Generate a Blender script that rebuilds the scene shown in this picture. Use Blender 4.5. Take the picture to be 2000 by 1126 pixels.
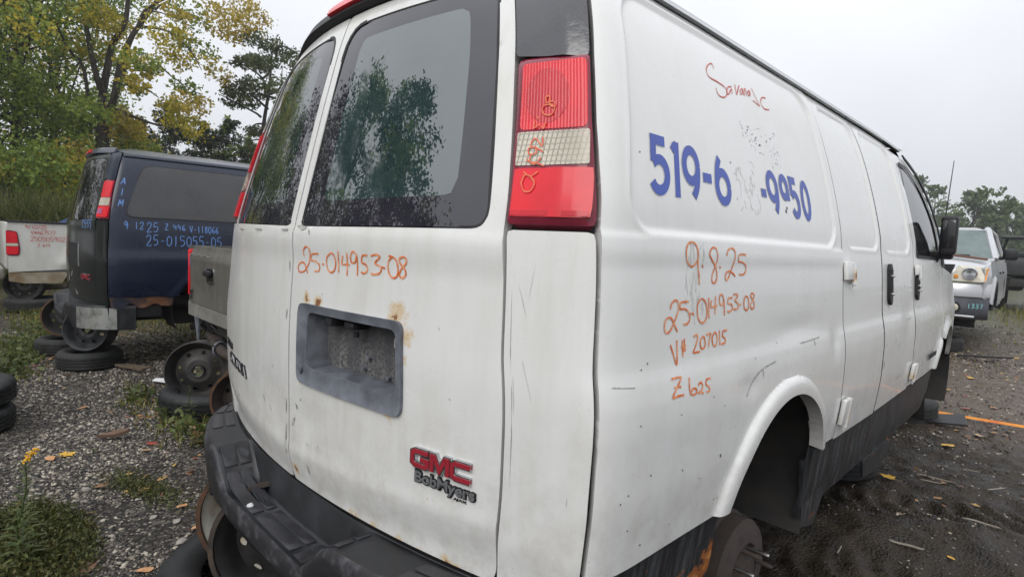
import bpy, bmesh, math, random
import numpy as np
from mathutils import Vector, Matrix

# ------------------------------------------------------------------ camera, sky, sun, exposure
scene = bpy.context.scene
for o in list(bpy.data.objects): bpy.data.objects.remove(o)
col = scene.collection
cam_data = bpy.data.cameras.new("camera"); cam = bpy.data.objects.new("camera", cam_data); col.objects.link(cam)
cam_data.sensor_width = 36.0; cam_data.lens = 1107.53/2000*36; cam_data.clip_start = .02; cam_data.clip_end = 2000
YAW, PITCH, ROLL = 0.7907, -0.0803, 0.0461
_f = Vector((-math.sin(YAW)*math.cos(PITCH), math.cos(YAW)*math.cos(PITCH), math.sin(PITCH)))
_r = Vector((math.cos(YAW), math.sin(YAW), 0)); _u = _r.cross(_f)
_r2 = _r*math.cos(ROLL)+_u*math.sin(ROLL); _u2 = -_r*math.sin(ROLL)+_u*math.cos(ROLL)
CAM = Vector((1.626, -.7117, 1.367))
cam.matrix_world = Matrix(((_r2.x, _u2.x, -_f.x, CAM.x), (_r2.y, _u2.y, -_f.y, CAM.y), (_r2.z, _u2.z, -_f.z, CAM.z), (0, 0, 0, 1)))
scene.camera = cam

SUN_EL, SUN_AZ = math.radians(40), math.radians(162)
world = bpy.data.worlds.new("World"); scene.world = world; world.use_nodes = True
wn = world.node_tree.nodes; wl = world.node_tree.links; wn.clear()
wo = wn.new("ShaderNodeOutputWorld"); bg = wn.new("ShaderNodeBackground"); wl.new(bg.outputs[0], wo.inputs[0])
sky = wn.new("ShaderNodeTexSky"); sky.sky_type = 'NISHITA'; sky.sun_disc = False
sky.sun_elevation = SUN_EL; sky.sun_rotation = SUN_AZ; sky.air_density = 1.0; sky.dust_density = 3.0
# overcast: the clear sky is nearly hidden by an even cloud deck, brighter towards the zenith
tc = wn.new("ShaderNodeTexCoord"); sp = wn.new("ShaderNodeSeparateXYZ"); wl.new(tc.outputs['Generated'], sp.inputs[0])
mr = wn.new("ShaderNodeMapRange"); mr.inputs['From Min'].default_value = 0.0; mr.inputs['From Max'].default_value = 1.0
mr.inputs['To Min'].default_value = 6.1; mr.inputs['To Max'].default_value = 14.5
wl.new(sp.outputs['Z'], mr.inputs['Value'])
nz = wn.new("ShaderNodeTexNoise"); nz.inputs['Scale'].default_value = 2.2; nz.inputs['Detail'].default_value = 4
wl.new(tc.outputs['Generated'], nz.inputs['Vector'])
nm = wn.new("ShaderNodeMapRange"); nm.inputs['From Min'].default_value = .3; nm.inputs['From Max'].default_value = .7
nm.inputs['To Min'].default_value = .93; nm.inputs['To Max'].default_value = 1.07; wl.new(nz.outputs[0], nm.inputs['Value'])
ml = wn.new("ShaderNodeMath"); ml.operation = 'MULTIPLY'; wl.new(mr.outputs[0], ml.inputs[0]); wl.new(nm.outputs[0], ml.inputs[1])
tint = wn.new("ShaderNodeMix"); tint.data_type = 'RGBA'; tint.blend_type = 'MULTIPLY'; tint.inputs['Factor'].default_value = 1
tint.inputs['A'].default_value = (.965, .985, 1.03, 1); wl.new(ml.outputs[0], tint.inputs['B'])
mx = wn.new("ShaderNodeMix"); mx.data_type = 'RGBA'; mx.inputs['Factor'].default_value = .92
wl.new(sky.outputs[0], mx.inputs['A']); wl.new(tint.outputs['Result'], mx.inputs['B'])
wl.new(mx.outputs['Result'], bg.inputs[0]); bg.inputs[1].default_value = 0.11
sun_d = bpy.data.lights.new("sun", 'SUN'); sun_d.energy = 1.4; sun_d.angle = math.radians(40); sun_d.color = (1, .97, .93)
sun = bpy.data.objects.new("sun", sun_d); col.objects.link(sun)
sun.rotation_euler = Vector((-math.sin(SUN_AZ)*math.cos(SUN_EL), -math.cos(SUN_AZ)*math.cos(SUN_EL), -math.sin(SUN_EL))).to_track_quat('-Z', 'Y').to_euler()
vs = scene.view_settings; vs.view_transform = 'Standard'; vs.look = 'None'; vs.exposure = 0.12; vs.gamma = 1.0; vs.use_curve_mapping = False
scene.cycles.max_bounces = 8; scene.cycles.transparent_max_bounces = 8; scene.cycles.use_denoising = True

HAZE_D = 0.0013
random.seed(4); rng = np.random.default_rng(7)

# ------------------------------------------------------------------ helpers: objects
def link(o, parent=None):
    col.objects.link(o)
    if parent is not None: o.parent = parent
    return o
def tag(o, label=None, cat=None, group=None, kind=None):
    if label: o["label"] = label
    if cat: o["category"] = cat
    if group: o["group"] = group
    if kind: o["kind"] = kind
    return o
def thing(name, label, cat, loc=(0, 0, 0), rot=(0, 0, 0), group=None):
    o = bpy.data.objects.new(name, None); o.empty_display_size = .1; o.location = loc; o.rotation_euler = rot
    link(o); return tag(o, label, cat, group)
def mesh_obj(name, V, F, mat, parent=None, sharp=35, loc=None):
    """one mesh object from vertices and faces (lists, or an (n,k) index array)"""
    me = bpy.data.meshes.new(name)
    V = np.asarray(V, np.float32).reshape(-1, 3)
    if isinstance(F, np.ndarray):
        n, k = F.shape
        me.vertices.add(len(V)); me.vertices.foreach_set("co", V.ravel())
        me.loops.add(n*k); me.loops.foreach_set("vertex_index", F.astype(np.int32).ravel())
        me.polygons.add(n); me.polygons.foreach_set("loop_start", np.arange(0, n*k, k, dtype=np.int32))
        me.update(calc_edges=True); me.validate()
    else:
        me.from_pydata(V.tolist(), [], [list(map(int, f)) for f in F]); me.update()
    mats = mat if isinstance(mat, (list, tuple)) else [mat]
    for m in mats: me.materials.append(m)
    if sharp is not None and len(me.polygons):
        me.polygons.foreach_set("use_smooth", np.ones(len(me.polygons), bool))
        if sharp < 180: me.set_sharp_from_angle(angle=math.radians(sharp))
    o = bpy.data.objects.new(name, me)
    if loc is not None: o.location = loc
    return link(o, parent)
class MB:
    """collects shapes into ONE mesh"""
    def __init__(s): s.V = []; s.F = []; s.M = []
    def add(s, V, F, m=0):
        b = len(s.V); s.V += [tuple(map(float, v)) for v in V]; s.F += [[i+b for i in f] for f in F]; s.M += [m]*len(F); return s
    def box(s, c, d, r=.0, rot=None, m=0, seg=2):
        bm = bmesh.new(); bmesh.ops.create_cube(bm, size=1)
        for v in bm.verts: v.co = Vector((v.co.x*d[0], v.co.y*d[1], v.co.z*d[2]))
        if r > 0: bmesh.ops.bevel(bm, geom=list(bm.edges), offset=min(r, min(d)*.49), segments=seg, affect='EDGES', profile=.5)
        R = rot.to_matrix() if hasattr(rot, 'to_matrix') else (rot if rot is not None else Matrix.Identity(3))
        bm.verts.index_update()
        s.add([R @ v.co+Vector(c) for v in bm.verts], [[v.index for v in f.verts] for f in bm.faces], m); bm.free(); return s
    def tube(s, path, r, n=8, cap=True, m=0):
        P = [Vector(p) for p in path]; rs = r if isinstance(r, (list, tuple)) else [r]*len(P)
        V = []; F = []; up = Vector((0, 0, 1))
        for i, p in enumerate(P):
            t = (P[min(i+1, len(P)-1)]-P[max(i-1, 0)]).normalized()
            a = t.cross(up if abs(t.z) < .95 else Vector((1, 0, 0))).normalized(); b = t.cross(a).normalized()
            if i and (a.dot(pa) < 0): a, b = -a, -b
            pa = a
            for k in range(n):
                q = 2*math.pi*k/n; V.append(p+(a*math.cos(q)+b*math.sin(q))*rs[i])
        for i in range(len(P)-1):
            for k in range(n):
                k2 = (k+1) % n; F.append([i*n+k, i*n+k2, (i+1)*n+k2, (i+1)*n+k])
        if cap: F.append(list(range(n))[::-1]); F.append([(len(P)-1)*n+k for k in range(n)])
        return s.add(V, F, m)
    def lathe(s, prof, n=32, axis=(0, 0, 1), c=(0, 0, 0), m=0, close=False, mod=None):
        """prof: (radius, along-axis) pairs"""
        ax = Vector(axis).normalized(); a = ax.cross(Vector((0, 0, 1)) if abs(ax.z) < .9 else Vector((1, 0, 0))).normalized(); b = ax.cross(a)
        V = []; F = []; k = len(prof)
        for i in range(n):
            q = 2*math.pi*i/n; d = a*math.cos(q)+b*math.sin(q)
            for j, (r, h) in enumerate(prof):
                rr = r+(mod(i, j) if mod else 0); V.append(Vector(c)+d*rr+ax*h)
        for i in range(n):
            i2 = (i+1) % n
            for j in range(k if close else k-1):
                j2 = (j+1) % k; F.append([i*k+j, i*k+j2, i2*k+j2, i2*k+j])
        return s.add(V, F, m)
    def prism(s, poly, d, m=0):
        """poly: 3-D points of one face, extruded along the vector d"""
        n = len(poly); d = Vector(d); P = [Vector(p) for p in poly]
        return s.add(P+[p+d for p in P], [list(range(n))[::-1], [n+i for i in range(n)]]+[[i, (i+1) % n, n+(i+1) % n, n+i] for i in range(n)], m)
    def build(s, name, mat, parent=None, sharp=35, loc=None):
        o = mesh_obj(name, s.V, s.F, mat, parent, sharp, loc)
        if any(s.M): o.data.polygons.foreach_set("material_index", np.array(s.M, np.int32))
        return o
# ------------------------------------------------------------------ helpers: numbers
def vnoise(x, y, seed=0):
    x = np.asarray(x, float); y = np.asarray(y, float); xi = np.floor(x).astype(np.int64); yi = np.floor(y).astype(np.int64); fx = x-xi; fy = y-yi
    def h(a, b):
        n = (a*374761393+b*668265263+seed*974711) & 0xffffffff; n = ((n ^ (n >> 13))*1274126177) & 0xffffffff
        return ((n ^ (n >> 16)) & 0xffff)/65535.0
    fx = fx*fx*(3-2*fx); fy = fy*fy*(3-2*fy)
    return (h(xi, yi)*(1-fx)+h(xi+1, yi)*fx)*(1-fy)+(h(xi, yi+1)*(1-fx)+h(xi+1, yi+1)*fx)*fy
def fbm(x, y, o=4, seed=0):
    s = 0; a = .5
    for i in range(o): s = s+a*vnoise(np.asarray(x)*2**i, np.asarray(y)*2**i, seed+i); a *= .5
    return s/(1-.5**o)
def sstep(a, b, x):
    t = np.clip((np.asarray(x, float)-a)/(b-a), 0, 1); return t*t*(3-2*t)
def smooth_line(P, n=6):
    """Catmull-Rom through 2-D or 3-D points"""
    P = np.asarray(P, float)
    if len(P) < 3: return P
    Q = np.vstack([2*P[0]-P[1], P, 2*P[-1]-P[-2]]); out = []
    for i in range(len(P)-1):
        a, b, c, d = Q[i:i+4]
        for t in np.arange(n)/n: out.append(.5*(2*b+(c-a)*t+(2*a-5*b+4*c-d)*t*t+(3*b-a-3*c+d)*t**3))
    return np.array(out+[P[-1]])
def roundpoly(P, r, n=6):
    P = [np.array(p, float) for p in P]; out = []; N_ = len(P); rs = r if isinstance(r, (list, tuple)) else [r]*N_
    for i in range(N_):
        p = P[i]; a = P[i-1]-p; b = P[(i+1) % N_]-p; la, lb = np.hypot(*a), np.hypot(*b); d = min(rs[i], la*.45, lb*.45)
        if d < 1e-5: out.append(p); continue
        s_, e = p+a/la*d, p+b/lb*d
        for t in np.linspace(0, 1, n): out.append((1-t)**2*s_+2*t*(1-t)*p+t*t*e)
    return np.array(out)
# ------------------------------------------------------------------ helpers: materials
class NT:
    def __init__(s, m): s.t = m.node_tree; s.n = s.t.nodes; s.l = s.t.links
    def new(s, typ, **k):
        n = s.n.new(typ)
        for a, v in k.items():
            if a.startswith('i_'): n.inputs[a[2:].replace('_', ' ')].default_value = v
            else: setattr(n, a, v)
        return n
    def to(s, a, b): s.l.new(a, b)
    def coord(s, scale=(1, 1, 1), kind='Object'):
        tc = s.new("ShaderNodeTexCoord"); mp = s.new("ShaderNodeMapping"); mp.inputs['Scale'].default_value = scale
        s.to(tc.outputs[kind], mp.inputs[0]); return mp.outputs[0]
    def noise(s, vec, scale, detail=4, rough=.55):
        n = s.new("ShaderNodeTexNoise", i_Scale=scale, i_Detail=detail, i_Roughness=rough); s.to(vec, n.inputs['Vector']); return n.outputs[0]
    def ramp(s, fac, stops):
        r = s.new("ShaderNodeValToRGB"); e = r.color_ramp.elements
        while len(e) < len(stops): e.new(.5)
        for el, (p, c) in zip(e, stops): el.position = p; el.color = (*c, 1) if len(c) == 3 else c
        s.to(fac, r.inputs[0]); return r.outputs[0]
    def rng(s, v, a, b, c=0, d=1):
        m = s.new("ShaderNodeMapRange"); m.inputs['From Min'].default_value = a; m.inputs['From Max'].default_value = b
        m.inputs['To Min'].default_value = c; m.inputs['To Max'].default_value = d; s.to(v, m.inputs['Value']); return m.outputs[0]
    def math(s, op, a, b=None):
        m = s.new("ShaderNodeMath", operation=op)
        for i, v in enumerate((a, b)):
            if v is None: continue
            if isinstance(v, (int, float)): m.inputs[i].default_value = v
            else: s.to(v, m.inputs[i])
        return m.outputs[0]
    def mix(s, fac, a, b, blend='MIX'):
        m = s.new("ShaderNodeMix", data_type='RGBA', blend_type=blend)
        for nm, v in (('Factor', fac), ('A', a), ('B', b)):
            if isinstance(v, (int, float)): m.inputs[nm].default_value = v
            elif isinstance(v, tuple): m.inputs[nm].default_value = (*v, 1)
            else: s.to(v, m.inputs[nm])
        return m.outputs['Result']
    def bump(s, h, strength=.3, dist=.01):
        b = s.new("ShaderNodeBump", i_Strength=strength, i_Distance=dist); s.to(h, b.inputs['Height']); return b.outputs[0]
    def patch(s, vec, c, r, nscale=30, amt=1.2):
        """ragged stain of radius r round the point c (object space): 1 inside"""
        d = s.new("ShaderNodeVectorMath", operation='DISTANCE'); s.to(vec, d.inputs[0]); d.inputs[1].default_value = c
        f = s.rng(d.outputs['Value'], 0, r, 1, 0)
        return s.math('ADD', f, s.math('MULTIPLY', s.math('SUBTRACT', s.noise(vec, nscale, 6, .7), .5), amt))
def new_mat(name):
    m = bpy.data.materials.new(name); m.use_nodes = True; nt = NT(m); p = nt.n["Principled BSDF"]; return m, nt, p
def M(name, c, rough=.5, metal=0.0, c2=None, scale=8, stretch=(1, 1, 1), lo=.35, hi=.65, bump=0, bscale=60, bdist=.004, coat=0, spec=.5, rough2=None):
    """a worn painted / plastic / metal surface: two colours mixed by noise, with fine relief"""
    m, nt, p = new_mat(name); v = nt.coord(stretch)
    n = nt.noise(v, scale, 6, .6); f = nt.rng(n, lo, hi)
    c2 = c2 or tuple(x*.72 for x in c)
    nt.to(nt.mix(f, c, c2), p.inputs['Base Color']); p.inputs['Metallic'].default_value = metal
    nt.to(nt.rng(n, .3, .7, rough*.85, rough2 or min(1, rough*1.2)), p.inputs['Roughness'])
    p.inputs['Specular IOR Level'].default_value = spec
    if coat: p.inputs['Coat Weight'].default_value = coat; p.inputs['Coat Roughness'].default_value = .08
    if bump: nt.to(nt.bump(nt.noise(nt.coord(), bscale, 4, .6), bump, bdist), p.inputs['Normal'])
    return m
# ------------------------------------------------------------------ materials
def paint_white(name, grime, rusts=()):
    m, nt, p = new_mat(name); v = nt.coord()
    streak = nt.noise(nt.coord((7, 7, .7)), 1.9, 7, .72)
    blotch = nt.noise(v, 1.7, 5, .6)
    g = nt.math('MULTIPLY', nt.rng(streak, .44, .80), nt.rng(blotch, .3, .7, .25, 1))
    base = nt.mix(nt.math('MULTIPLY', g, grime), (.68, .685, .675), (.36, .34, .25))
    base = nt.mix(nt.math('MULTIPLY', nt.rng(blotch, .35, .7), grime*.5), base, (.56, .545, .47))
    # spatter towards the sills: small dark specks
    sepz = nt.new("ShaderNodeSeparateXYZ"); nt.to(v, sepz.inputs[0])
    low = nt.rng(sepz.outputs['Z'], .95, .5)
    vo = nt.new("ShaderNodeTexVoronoi", i_Scale=70.0); nt.to(v, vo.inputs['Vector'])
    dots = nt.math('MULTIPLY', nt.rng(vo.outputs['Distance'], .13, .08), nt.rng(nt.noise(v, 9, 3), .5, .62))
    base = nt.mix(nt.math('MULTIPLY', dots, nt.math('ADD', nt.math('MULTIPLY', low, .55), .10)), base, (.16, .14, .11))
    base = nt.mix(nt.math('MULTIPLY', nt.math('MULTIPLY', low, nt.rng(nt.noise(v, 14, 5, .7), .42, .8)), .55), base, (.30, .28, .24))
    rmask = None
    for c, r, a in rusts:
        f = nt.patch(v, c, r, 38, 1.5)
        base = nt.mix(nt.rng(f, .30, .55, 0, .75), base, (.55, .40, .20))
        base = nt.mix(nt.rng(f, .62, .75, 0, .95), base, (.20, .075, .025))
        rmask = f if rmask is None else nt.math('MAXIMUM', rmask, f)
    nt.to(base, p.inputs['Base Color'])
    rough = nt.rng(blotch, .3, .7, .22, .38)
    if rmask is not None: rough = nt.math('MAXIMUM', rough, nt.rng(rmask, .3, .6, 0, .9))
    nt.to(rough, p.inputs['Roughness'])
    # rain drops standing on the paint
    vd = nt.new("ShaderNodeTexVoronoi", i_Scale=95.0); nt.to(v, vd.inputs['Vector'])
    drop = nt.math('MULTIPLY', nt.rng(vd.outputs['Distance'], .22, .05), nt.rng(nt.noise(v, 30, 2), .5, .6))
    h = nt.math('ADD', nt.math('MULTIPLY', drop, .5), nt.math('MULTIPLY', nt.noise(v, 260, 2), .10))
    nt.to(nt.bump(h, .16, .003), p.inputs['Normal'])
    p.inputs['Coat Weight'].default_value = .45; p.inputs['Coat Roughness'].default_value = .06
    return m
RUSTS = [((.49, .045, 1.03), .06, 1), ((.53, .05, .985), .04, 1), ((.505, .05, .825), .05, 1), ((.528, .05, .935), .035, 1), ((.525, .05, .88), .028, 1), ((.48, .045, .795), .045, 1), ((.10, .0, 1.035), .035, 1), ((.16, .0, 1.03), .035, 1), ((.07, 0, .80), .03, 1)]
mPaintR = paint_white("white paint, grimy tail", .50, RUSTS + [((x, .165*x*x-.005, .480), r_, 1) for x, r_ in ((.27, .022), (.315, .034), (.345, .026), (.41, .032), (.47, .020), (.505, .028), (.575, .024), (.66, .034), (.69, .024))] + [((.03, 0, .52), .03, 1)])
mPaintS = paint_white("white paint, side", .20, [((.99, 1.31, .78), .035, 1), ((1.0, .78, .69), .04, 1), ((1.01, .70, .58), .03, 1)])
mPaintH = paint_white("white paint, rusty hinge", .3, [((1.01, 1.70, 1.15), .05, 1), ((1.03, 1.69, .62), .05, 1), ((1.03, 2.82, .62), .05, 1)])
mSealGap = M("black rubber seal and gap shade", (.012, .012, .014), .6)
mDark = M("black underbody", (.012, .012, .013), .75, c2=(.03, .026, .022), scale=9, bump=.5, bscale=30)
def m_sill():
    m, nt, p = new_mat("black sill coating"); v = nt.coord((26, 26, 1.2))
    s = nt.noise(v, 1.6, 5, .6)
    base = nt.mix(nt.rng(s, .45, .7), (.013, .014, .016), (.055, .058, .064))
    o = nt.coord()
    f = nt.patch(o, (1.0, .60, .34), .13, 17, 2.6); g = nt.patch(o, (1.0, .68, .42), .07, 19, 2.4)
    f = nt.math('MAXIMUM', f, g)
    base = nt.mix(nt.rng(f, .35, .5), base, (.26, .085, .022)); base = nt.mix(nt.rng(f, .8, .95), base, (.45, .20, .06))
    nt.to(base, p.inputs['Base Color']); nt.to(nt.rng(s, .4, .7, .42, .6), p.inputs['Roughness'])
    nt.to(nt.bump(nt.noise(o, 45, 5, .65), .45, .006), p.inputs['Normal']); return m
mSill = m_sill()
mBumper = M("scuffed black bumper plastic", (.010, .0105, .0125), .42, c2=(.028, .030, .036), scale=5, lo=.45, hi=.75, bump=.35, bscale=170, bdist=.002)
mScuff = M("worn bumper edge", (.016, .016, .019), .5, c2=(.11, .11, .125), scale=22, lo=.50, hi=.80, bump=.4, bscale=120, bdist=.002)
mPad = M("bumper step pad rubber", (.016, .016, .019), .42, c2=(.034, .034, .040), scale=12, bump=.4, bscale=220, bdist=.0015)
mGreyPl = M("weathered grey plastic", (.17, .185, .215), .62, c2=(.085, .092, .11), scale=14, bump=.25, bscale=160, bdist=.002)
def m_recess():
    m, nt, p = new_mat("dusty plate recess"); v = nt.coord()
    n = nt.noise(v, 120, 4, .6); s = nt.noise(nt.coord((22, 22, 2)), 1.5, 4)
    sp = nt.new("ShaderNodeSeparateXYZ"); nt.to(v, sp.inputs[0])
    f = nt.math('MULTIPLY', nt.rng(n, .42, .56), nt.math('MULTIPLY', nt.rng(sp.outputs['Z'], 1.0, .86, .1, 1), nt.rng(s, .35, .65, .2, 1)))
    nt.to(nt.mix(f, (.050, .051, .057), (.18, .172, .16)), p.inputs['Base Color']); p.inputs['Roughness'].default_value = .8; return m
mRecess = m_recess()
mMarkO = M("orange paint marker", (.62, .14, .028), .6, c2=(.80, .40, .22), scale=45, lo=.42, hi=.66)
mMarkR = M("red paint marker", (.50, .055, .04), .6, c2=(.62, .14, .11), scale=60)
mMarkB = M("blue paint marker", (.08, .19, .48), .6, c2=(.15, .29, .60), scale=50)
mMarkT = M("teal paint marker", (.25, .62, .62), .6)
mDecal = M("blue vinyl lettering", (.026, .060, .33), .4, c2=(.040, .085, .39), scale=6)
mDecalEdge = M("glue residue", (.62, .62, .60), .5, c2=(.73, .73, .72), scale=90, lo=.45, hi=.55)
mFleck = M("dark decal flecks", (.05, .05, .08), .6)
mScratch = M("bare scratch", (.20, .20, .185), .6, c2=(.42, .42, .40), scale=70)
mChrome = M("chrome trim", (.62, .63, .65), .14, 1.0, c2=(.45, .46, .48), scale=40)
mRedBadge = M("red badge enamel", (.34, .02, .035), .25, coat=.5)
mGreyBadge = M("dull silver badge", (.22, .23, .235), .45, .4)
mBlack = M("black trim plastic", (.012, .012, .014), .5, c2=(.024, .024, .027), spec=.3, bump=.2, bscale=150, bdist=.002)
mBlackGloss = M("wet black glossy trim", (.035, .036, .042), .12, c2=(.05, .05, .056), scale=7, bump=.25, bscale=70, bdist=.003, coat=.6)
def m_glass(name, c, c2, rough=.03, drops=.12, spec=.5, sc=3, ior=1.6, streak=.0):
    m, nt, p = new_mat(name); v = nt.coord()
    n = nt.noise(v, sc, 5, .6)
    nt.to(nt.mix(nt.rng(n, .38, .62), c, c2), p.inputs['Base Color']); p.inputs['Specular IOR Level'].default_value = spec
    p.inputs['IOR'].default_value = ior
    film = nt.rng(nt.noise(nt.coord((5, 5, 1.6)), 1.1, 4, .6), .56, .66, rough, rough+.05)
    nt.to(film, p.inputs['Roughness'])
    vd = nt.new("ShaderNodeTexVoronoi", i_Scale=60.0); nt.to(nt.coord((1, 1, .6)), vd.inputs['Vector'])
    d = nt.math('MULTIPLY', nt.rng(vd.outputs['Distance'], .20, .03), nt.rng(nt.noise(v, 22, 2), .54, .6))
    nt.to(nt.bump(nt.math('ADD', nt.math('MULTIPLY', d, drops), nt.math('MULTIPLY', nt.noise(nt.coord((1, 1, .35)), 26, 3), streak)), .10, .004), p.inputs['Normal'])
    return m
mFrit = m_glass("black banded glass", (.018, .018, .026), (.030, .029, .038), .01, ior=1.75)
mFog = m_glass("fogged green glass", (.014, .030, .032), (.034, .060, .062), .008, sc=2.2, ior=2.45)
mFritL = m_glass("black banded glass, streaky", (.018, .018, .026), (.030, .029, .038), .01, ior=1.75, streak=.03)
mFogL = m_glass("green glass, streaky", (.010, .018, .018), (.030, .047, .046), .008, sc=2.2, ior=2.2, streak=.03)
mTint = m_glass("dark tinted glass", (.010, .011, .012), (.018, .018, .020), .01)
mTintGrey = m_glass("grey privacy glass", (.018, .018, .020), (.030, .029, .031), .05)
def m_lens(name, c, c2, em=0):
    m, nt, p = new_mat(name); v = nt.coord()
    nt.to(nt.mix(nt.rng(nt.noise(v, 7, 3), .35, .65), c, c2), p.inputs['Base Color'])
    p.inputs['Roughness'].default_value = .22; p.inputs['Specular IOR Level'].default_value = .3; p.inputs['Coat Weight'].default_value = .25; p.inputs['Coat Roughness'].default_value = .05
    p.inputs['Subsurface Weight'].default_value = .35; p.inputs['Subsurface Radius'].default_value = (.02, .004, .004); p.inputs['Subsurface Scale'].default_value = .6
    return m
mLensR = m_lens("red lens", (.74, .022, .036), (.58, .016, .028))
mLensRin = m_lens("dark red lens", (.60, .018, .032), (.47, .014, .026))
def m_grid_lens():
    m = m_lens("clear ribbed lens", (.62, .58, .48), (.46, .42, .34)); nt = NT(m); p = nt.n["Principled BSDF"]; src = p.inputs['Base Color'].links[0].from_socket
    sp = nt.new("ShaderNodeSeparateXYZ"); nt.to(nt.coord(), sp.inputs[0])
    f = lambda s, k: nt.rng(nt.math('SINE', nt.math('MULTIPLY', s, 2*math.pi/k)), .35, .9)
    dk = nt.math('MAXIMUM', f(sp.outputs['X'], .0105), nt.math('MULTIPLY', f(sp.outputs['Z'], .012), .6))
    side = nt.rng(sp.outputs['X'], .93, .87, .35, 1)
    nt.to(nt.mix(nt.math('MULTIPLY', nt.math('MULTIPLY', dk, side), .75), src, (.16, .15, .13)), p.inputs['Base Color']); return m
mLensC = m_grid_lens()
mLensC0 = m_lens("clear ribbed lens", (.60, .56, .47), (.42, .38, .31))
mLampRim = m_lens("dark red lamp rim", (.24, .025, .05), (.17, .018, .035))
mLampYel = m_lens("yellowed headlamp lens", (.66, .64, .55), (.50, .47, .38))
mAmber = m_lens("amber lens", (.75, .30, .04), (.6, .2, .02))
mRust = M("brown rusted steel", (.030, .025, .022), .8, c2=(.055, .039, .032), scale=12, bump=.6, bscale=40)
mDrum = M("rusty drum face", (.062, .044, .042), .75, c2=(.032, .025, .022), scale=9, bump=.4, bscale=50)
mSteel = M("bare bright steel", (.48, .47, .45), .3, 1.0)
mRim = M("black steel rim", (.016, .016, .017), .45, c2=(.045, .042, .040), scale=9, bump=.15)
mRimRust = M("rust-stained white rim", (.52, .51, .45), .5, c2=(.33, .18, .07), scale=7, lo=.44, hi=.7)
mRimEdge = M("rusted rim edge", (.030, .019, .013), .7, c2=(.11, .050, .022), scale=14)
mTyre = M("wet tyre rubber", (.009, .0095, .0105), .5, c2=(.022, .023, .024), scale=6, spec=.3, bump=.2, bscale=130)
mTyreG = M("dusty tyre rubber", (.014, .0145, .015), .68, c2=(.034, .034, .033), scale=6, spec=.3, bump=.3, bscale=110)

def pchip(xk,yk):
    xk=np.array(xk,float);yk=np.array(yk,float)
    if xk[0]>xk[-1]: xk=xk[::-1];yk=yk[::-1]
    h=np.diff(xk);d=np.diff(yk)/h;m=np.zeros_like(yk)
    m[0]=d[0];m[-1]=d[-1]
    for i in range(1,len(xk)-1):
        if d[i-1]*d[i]>0:
            w1=2*h[i]+h[i-1];w2=h[i]+2*h[i-1];m[i]=(w1+w2)/(w1/d[i-1]+w2/d[i])
    def f(x):
        x=np.asarray(x,float);xc=np.clip(x,xk[0],xk[-1])
        i=np.clip(np.searchsorted(xk,xc)-1,0,len(h)-1);t=(xc-xk[i])/h[i]
        return ((1+2*t)*(1-t)**2*yk[i]+t*(1-t)**2*h[i]*m[i]+t*t*(3-2*t)*yk[i+1]+t*t*(t-1)*h[i]*m[i+1])+(x-xc)*np.where(x<xk[0],m[0],m[-1])
    return f
G=.15   # ground sits this far below the van's own datum
WZ=pchip([.2,.35,.504,.603,.72,.83,.89,.932,.978,1.067,1.14,1.205,1.25,1.302,1.394,1.5,1.595,1.705,1.786,1.85,1.9],
         [.985,1.0,1.013,1.024,1.034,1.035,1.032,1.026,1.017,1.009,1.003,.996,.989,.983,.964,.937,.909,.871,.835,.796,.755])
Y0=pchip([.2,.5,.7,.9,1.1,1.2,1.225,1.245,1.26,1.405,1.637,1.839,1.95],[0,-.007,-.012,-.014,-.006,-.002,-.001,.0006,.004,.037,.092,.150,.205])
def _plan():
    P=[(x,.165*x*x) for x in np.linspace(0,.93,94)]
    a=np.array([(.93,.1427),(.976,.157),(.983,.205),(.986,.30)])
    for t in np.linspace(0,1,40)[1:]:
        P.append(tuple((1-t)**3*a[0]+3*t*(1-t)**2*a[1]+3*t*t*(1-t)*a[2]+t**3*a[3]))
    for y in np.arange(.32,5.3,.02):
        x=.986+.004*min(1,(y-.3)/.4)-(.03*(y-3)**2 if y>3 else 0)
        P.append((x,y))
    P=np.array(P);s=np.concatenate([[0],np.cumsum(np.hypot(*np.diff(P,axis=0).T))])
    return P,s
PP,PS=_plan()
def S(u,z):
    """van outer skin: u runs round the plan from the tail's middle, z up"""
    u=np.asarray(u,float);z=np.asarray(z,float)
    X=np.interp(np.abs(u),PS,PP[:,0]);V=np.interp(np.abs(u),PS,PP[:,1])
    k=np.clip((1.0-V)/.75,0,1);k=k*k*(3-2*k)
    return np.stack([np.sign(u)*X/.99*WZ(z),V+Y0(z)*k,z],-1)
def N(u,z):
    e=1e-3
    a=S(u+e,z)-S(u-e,z);b=S(u,z+e)-S(u,z-e);n=np.cross(a,b)
    return n/np.linalg.norm(n,axis=-1,keepdims=True)
def uX(x): return np.interp(x,PP[:132,0],PS[:132])
def uY(y): return np.interp(y,PP[:,1],PS)
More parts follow.
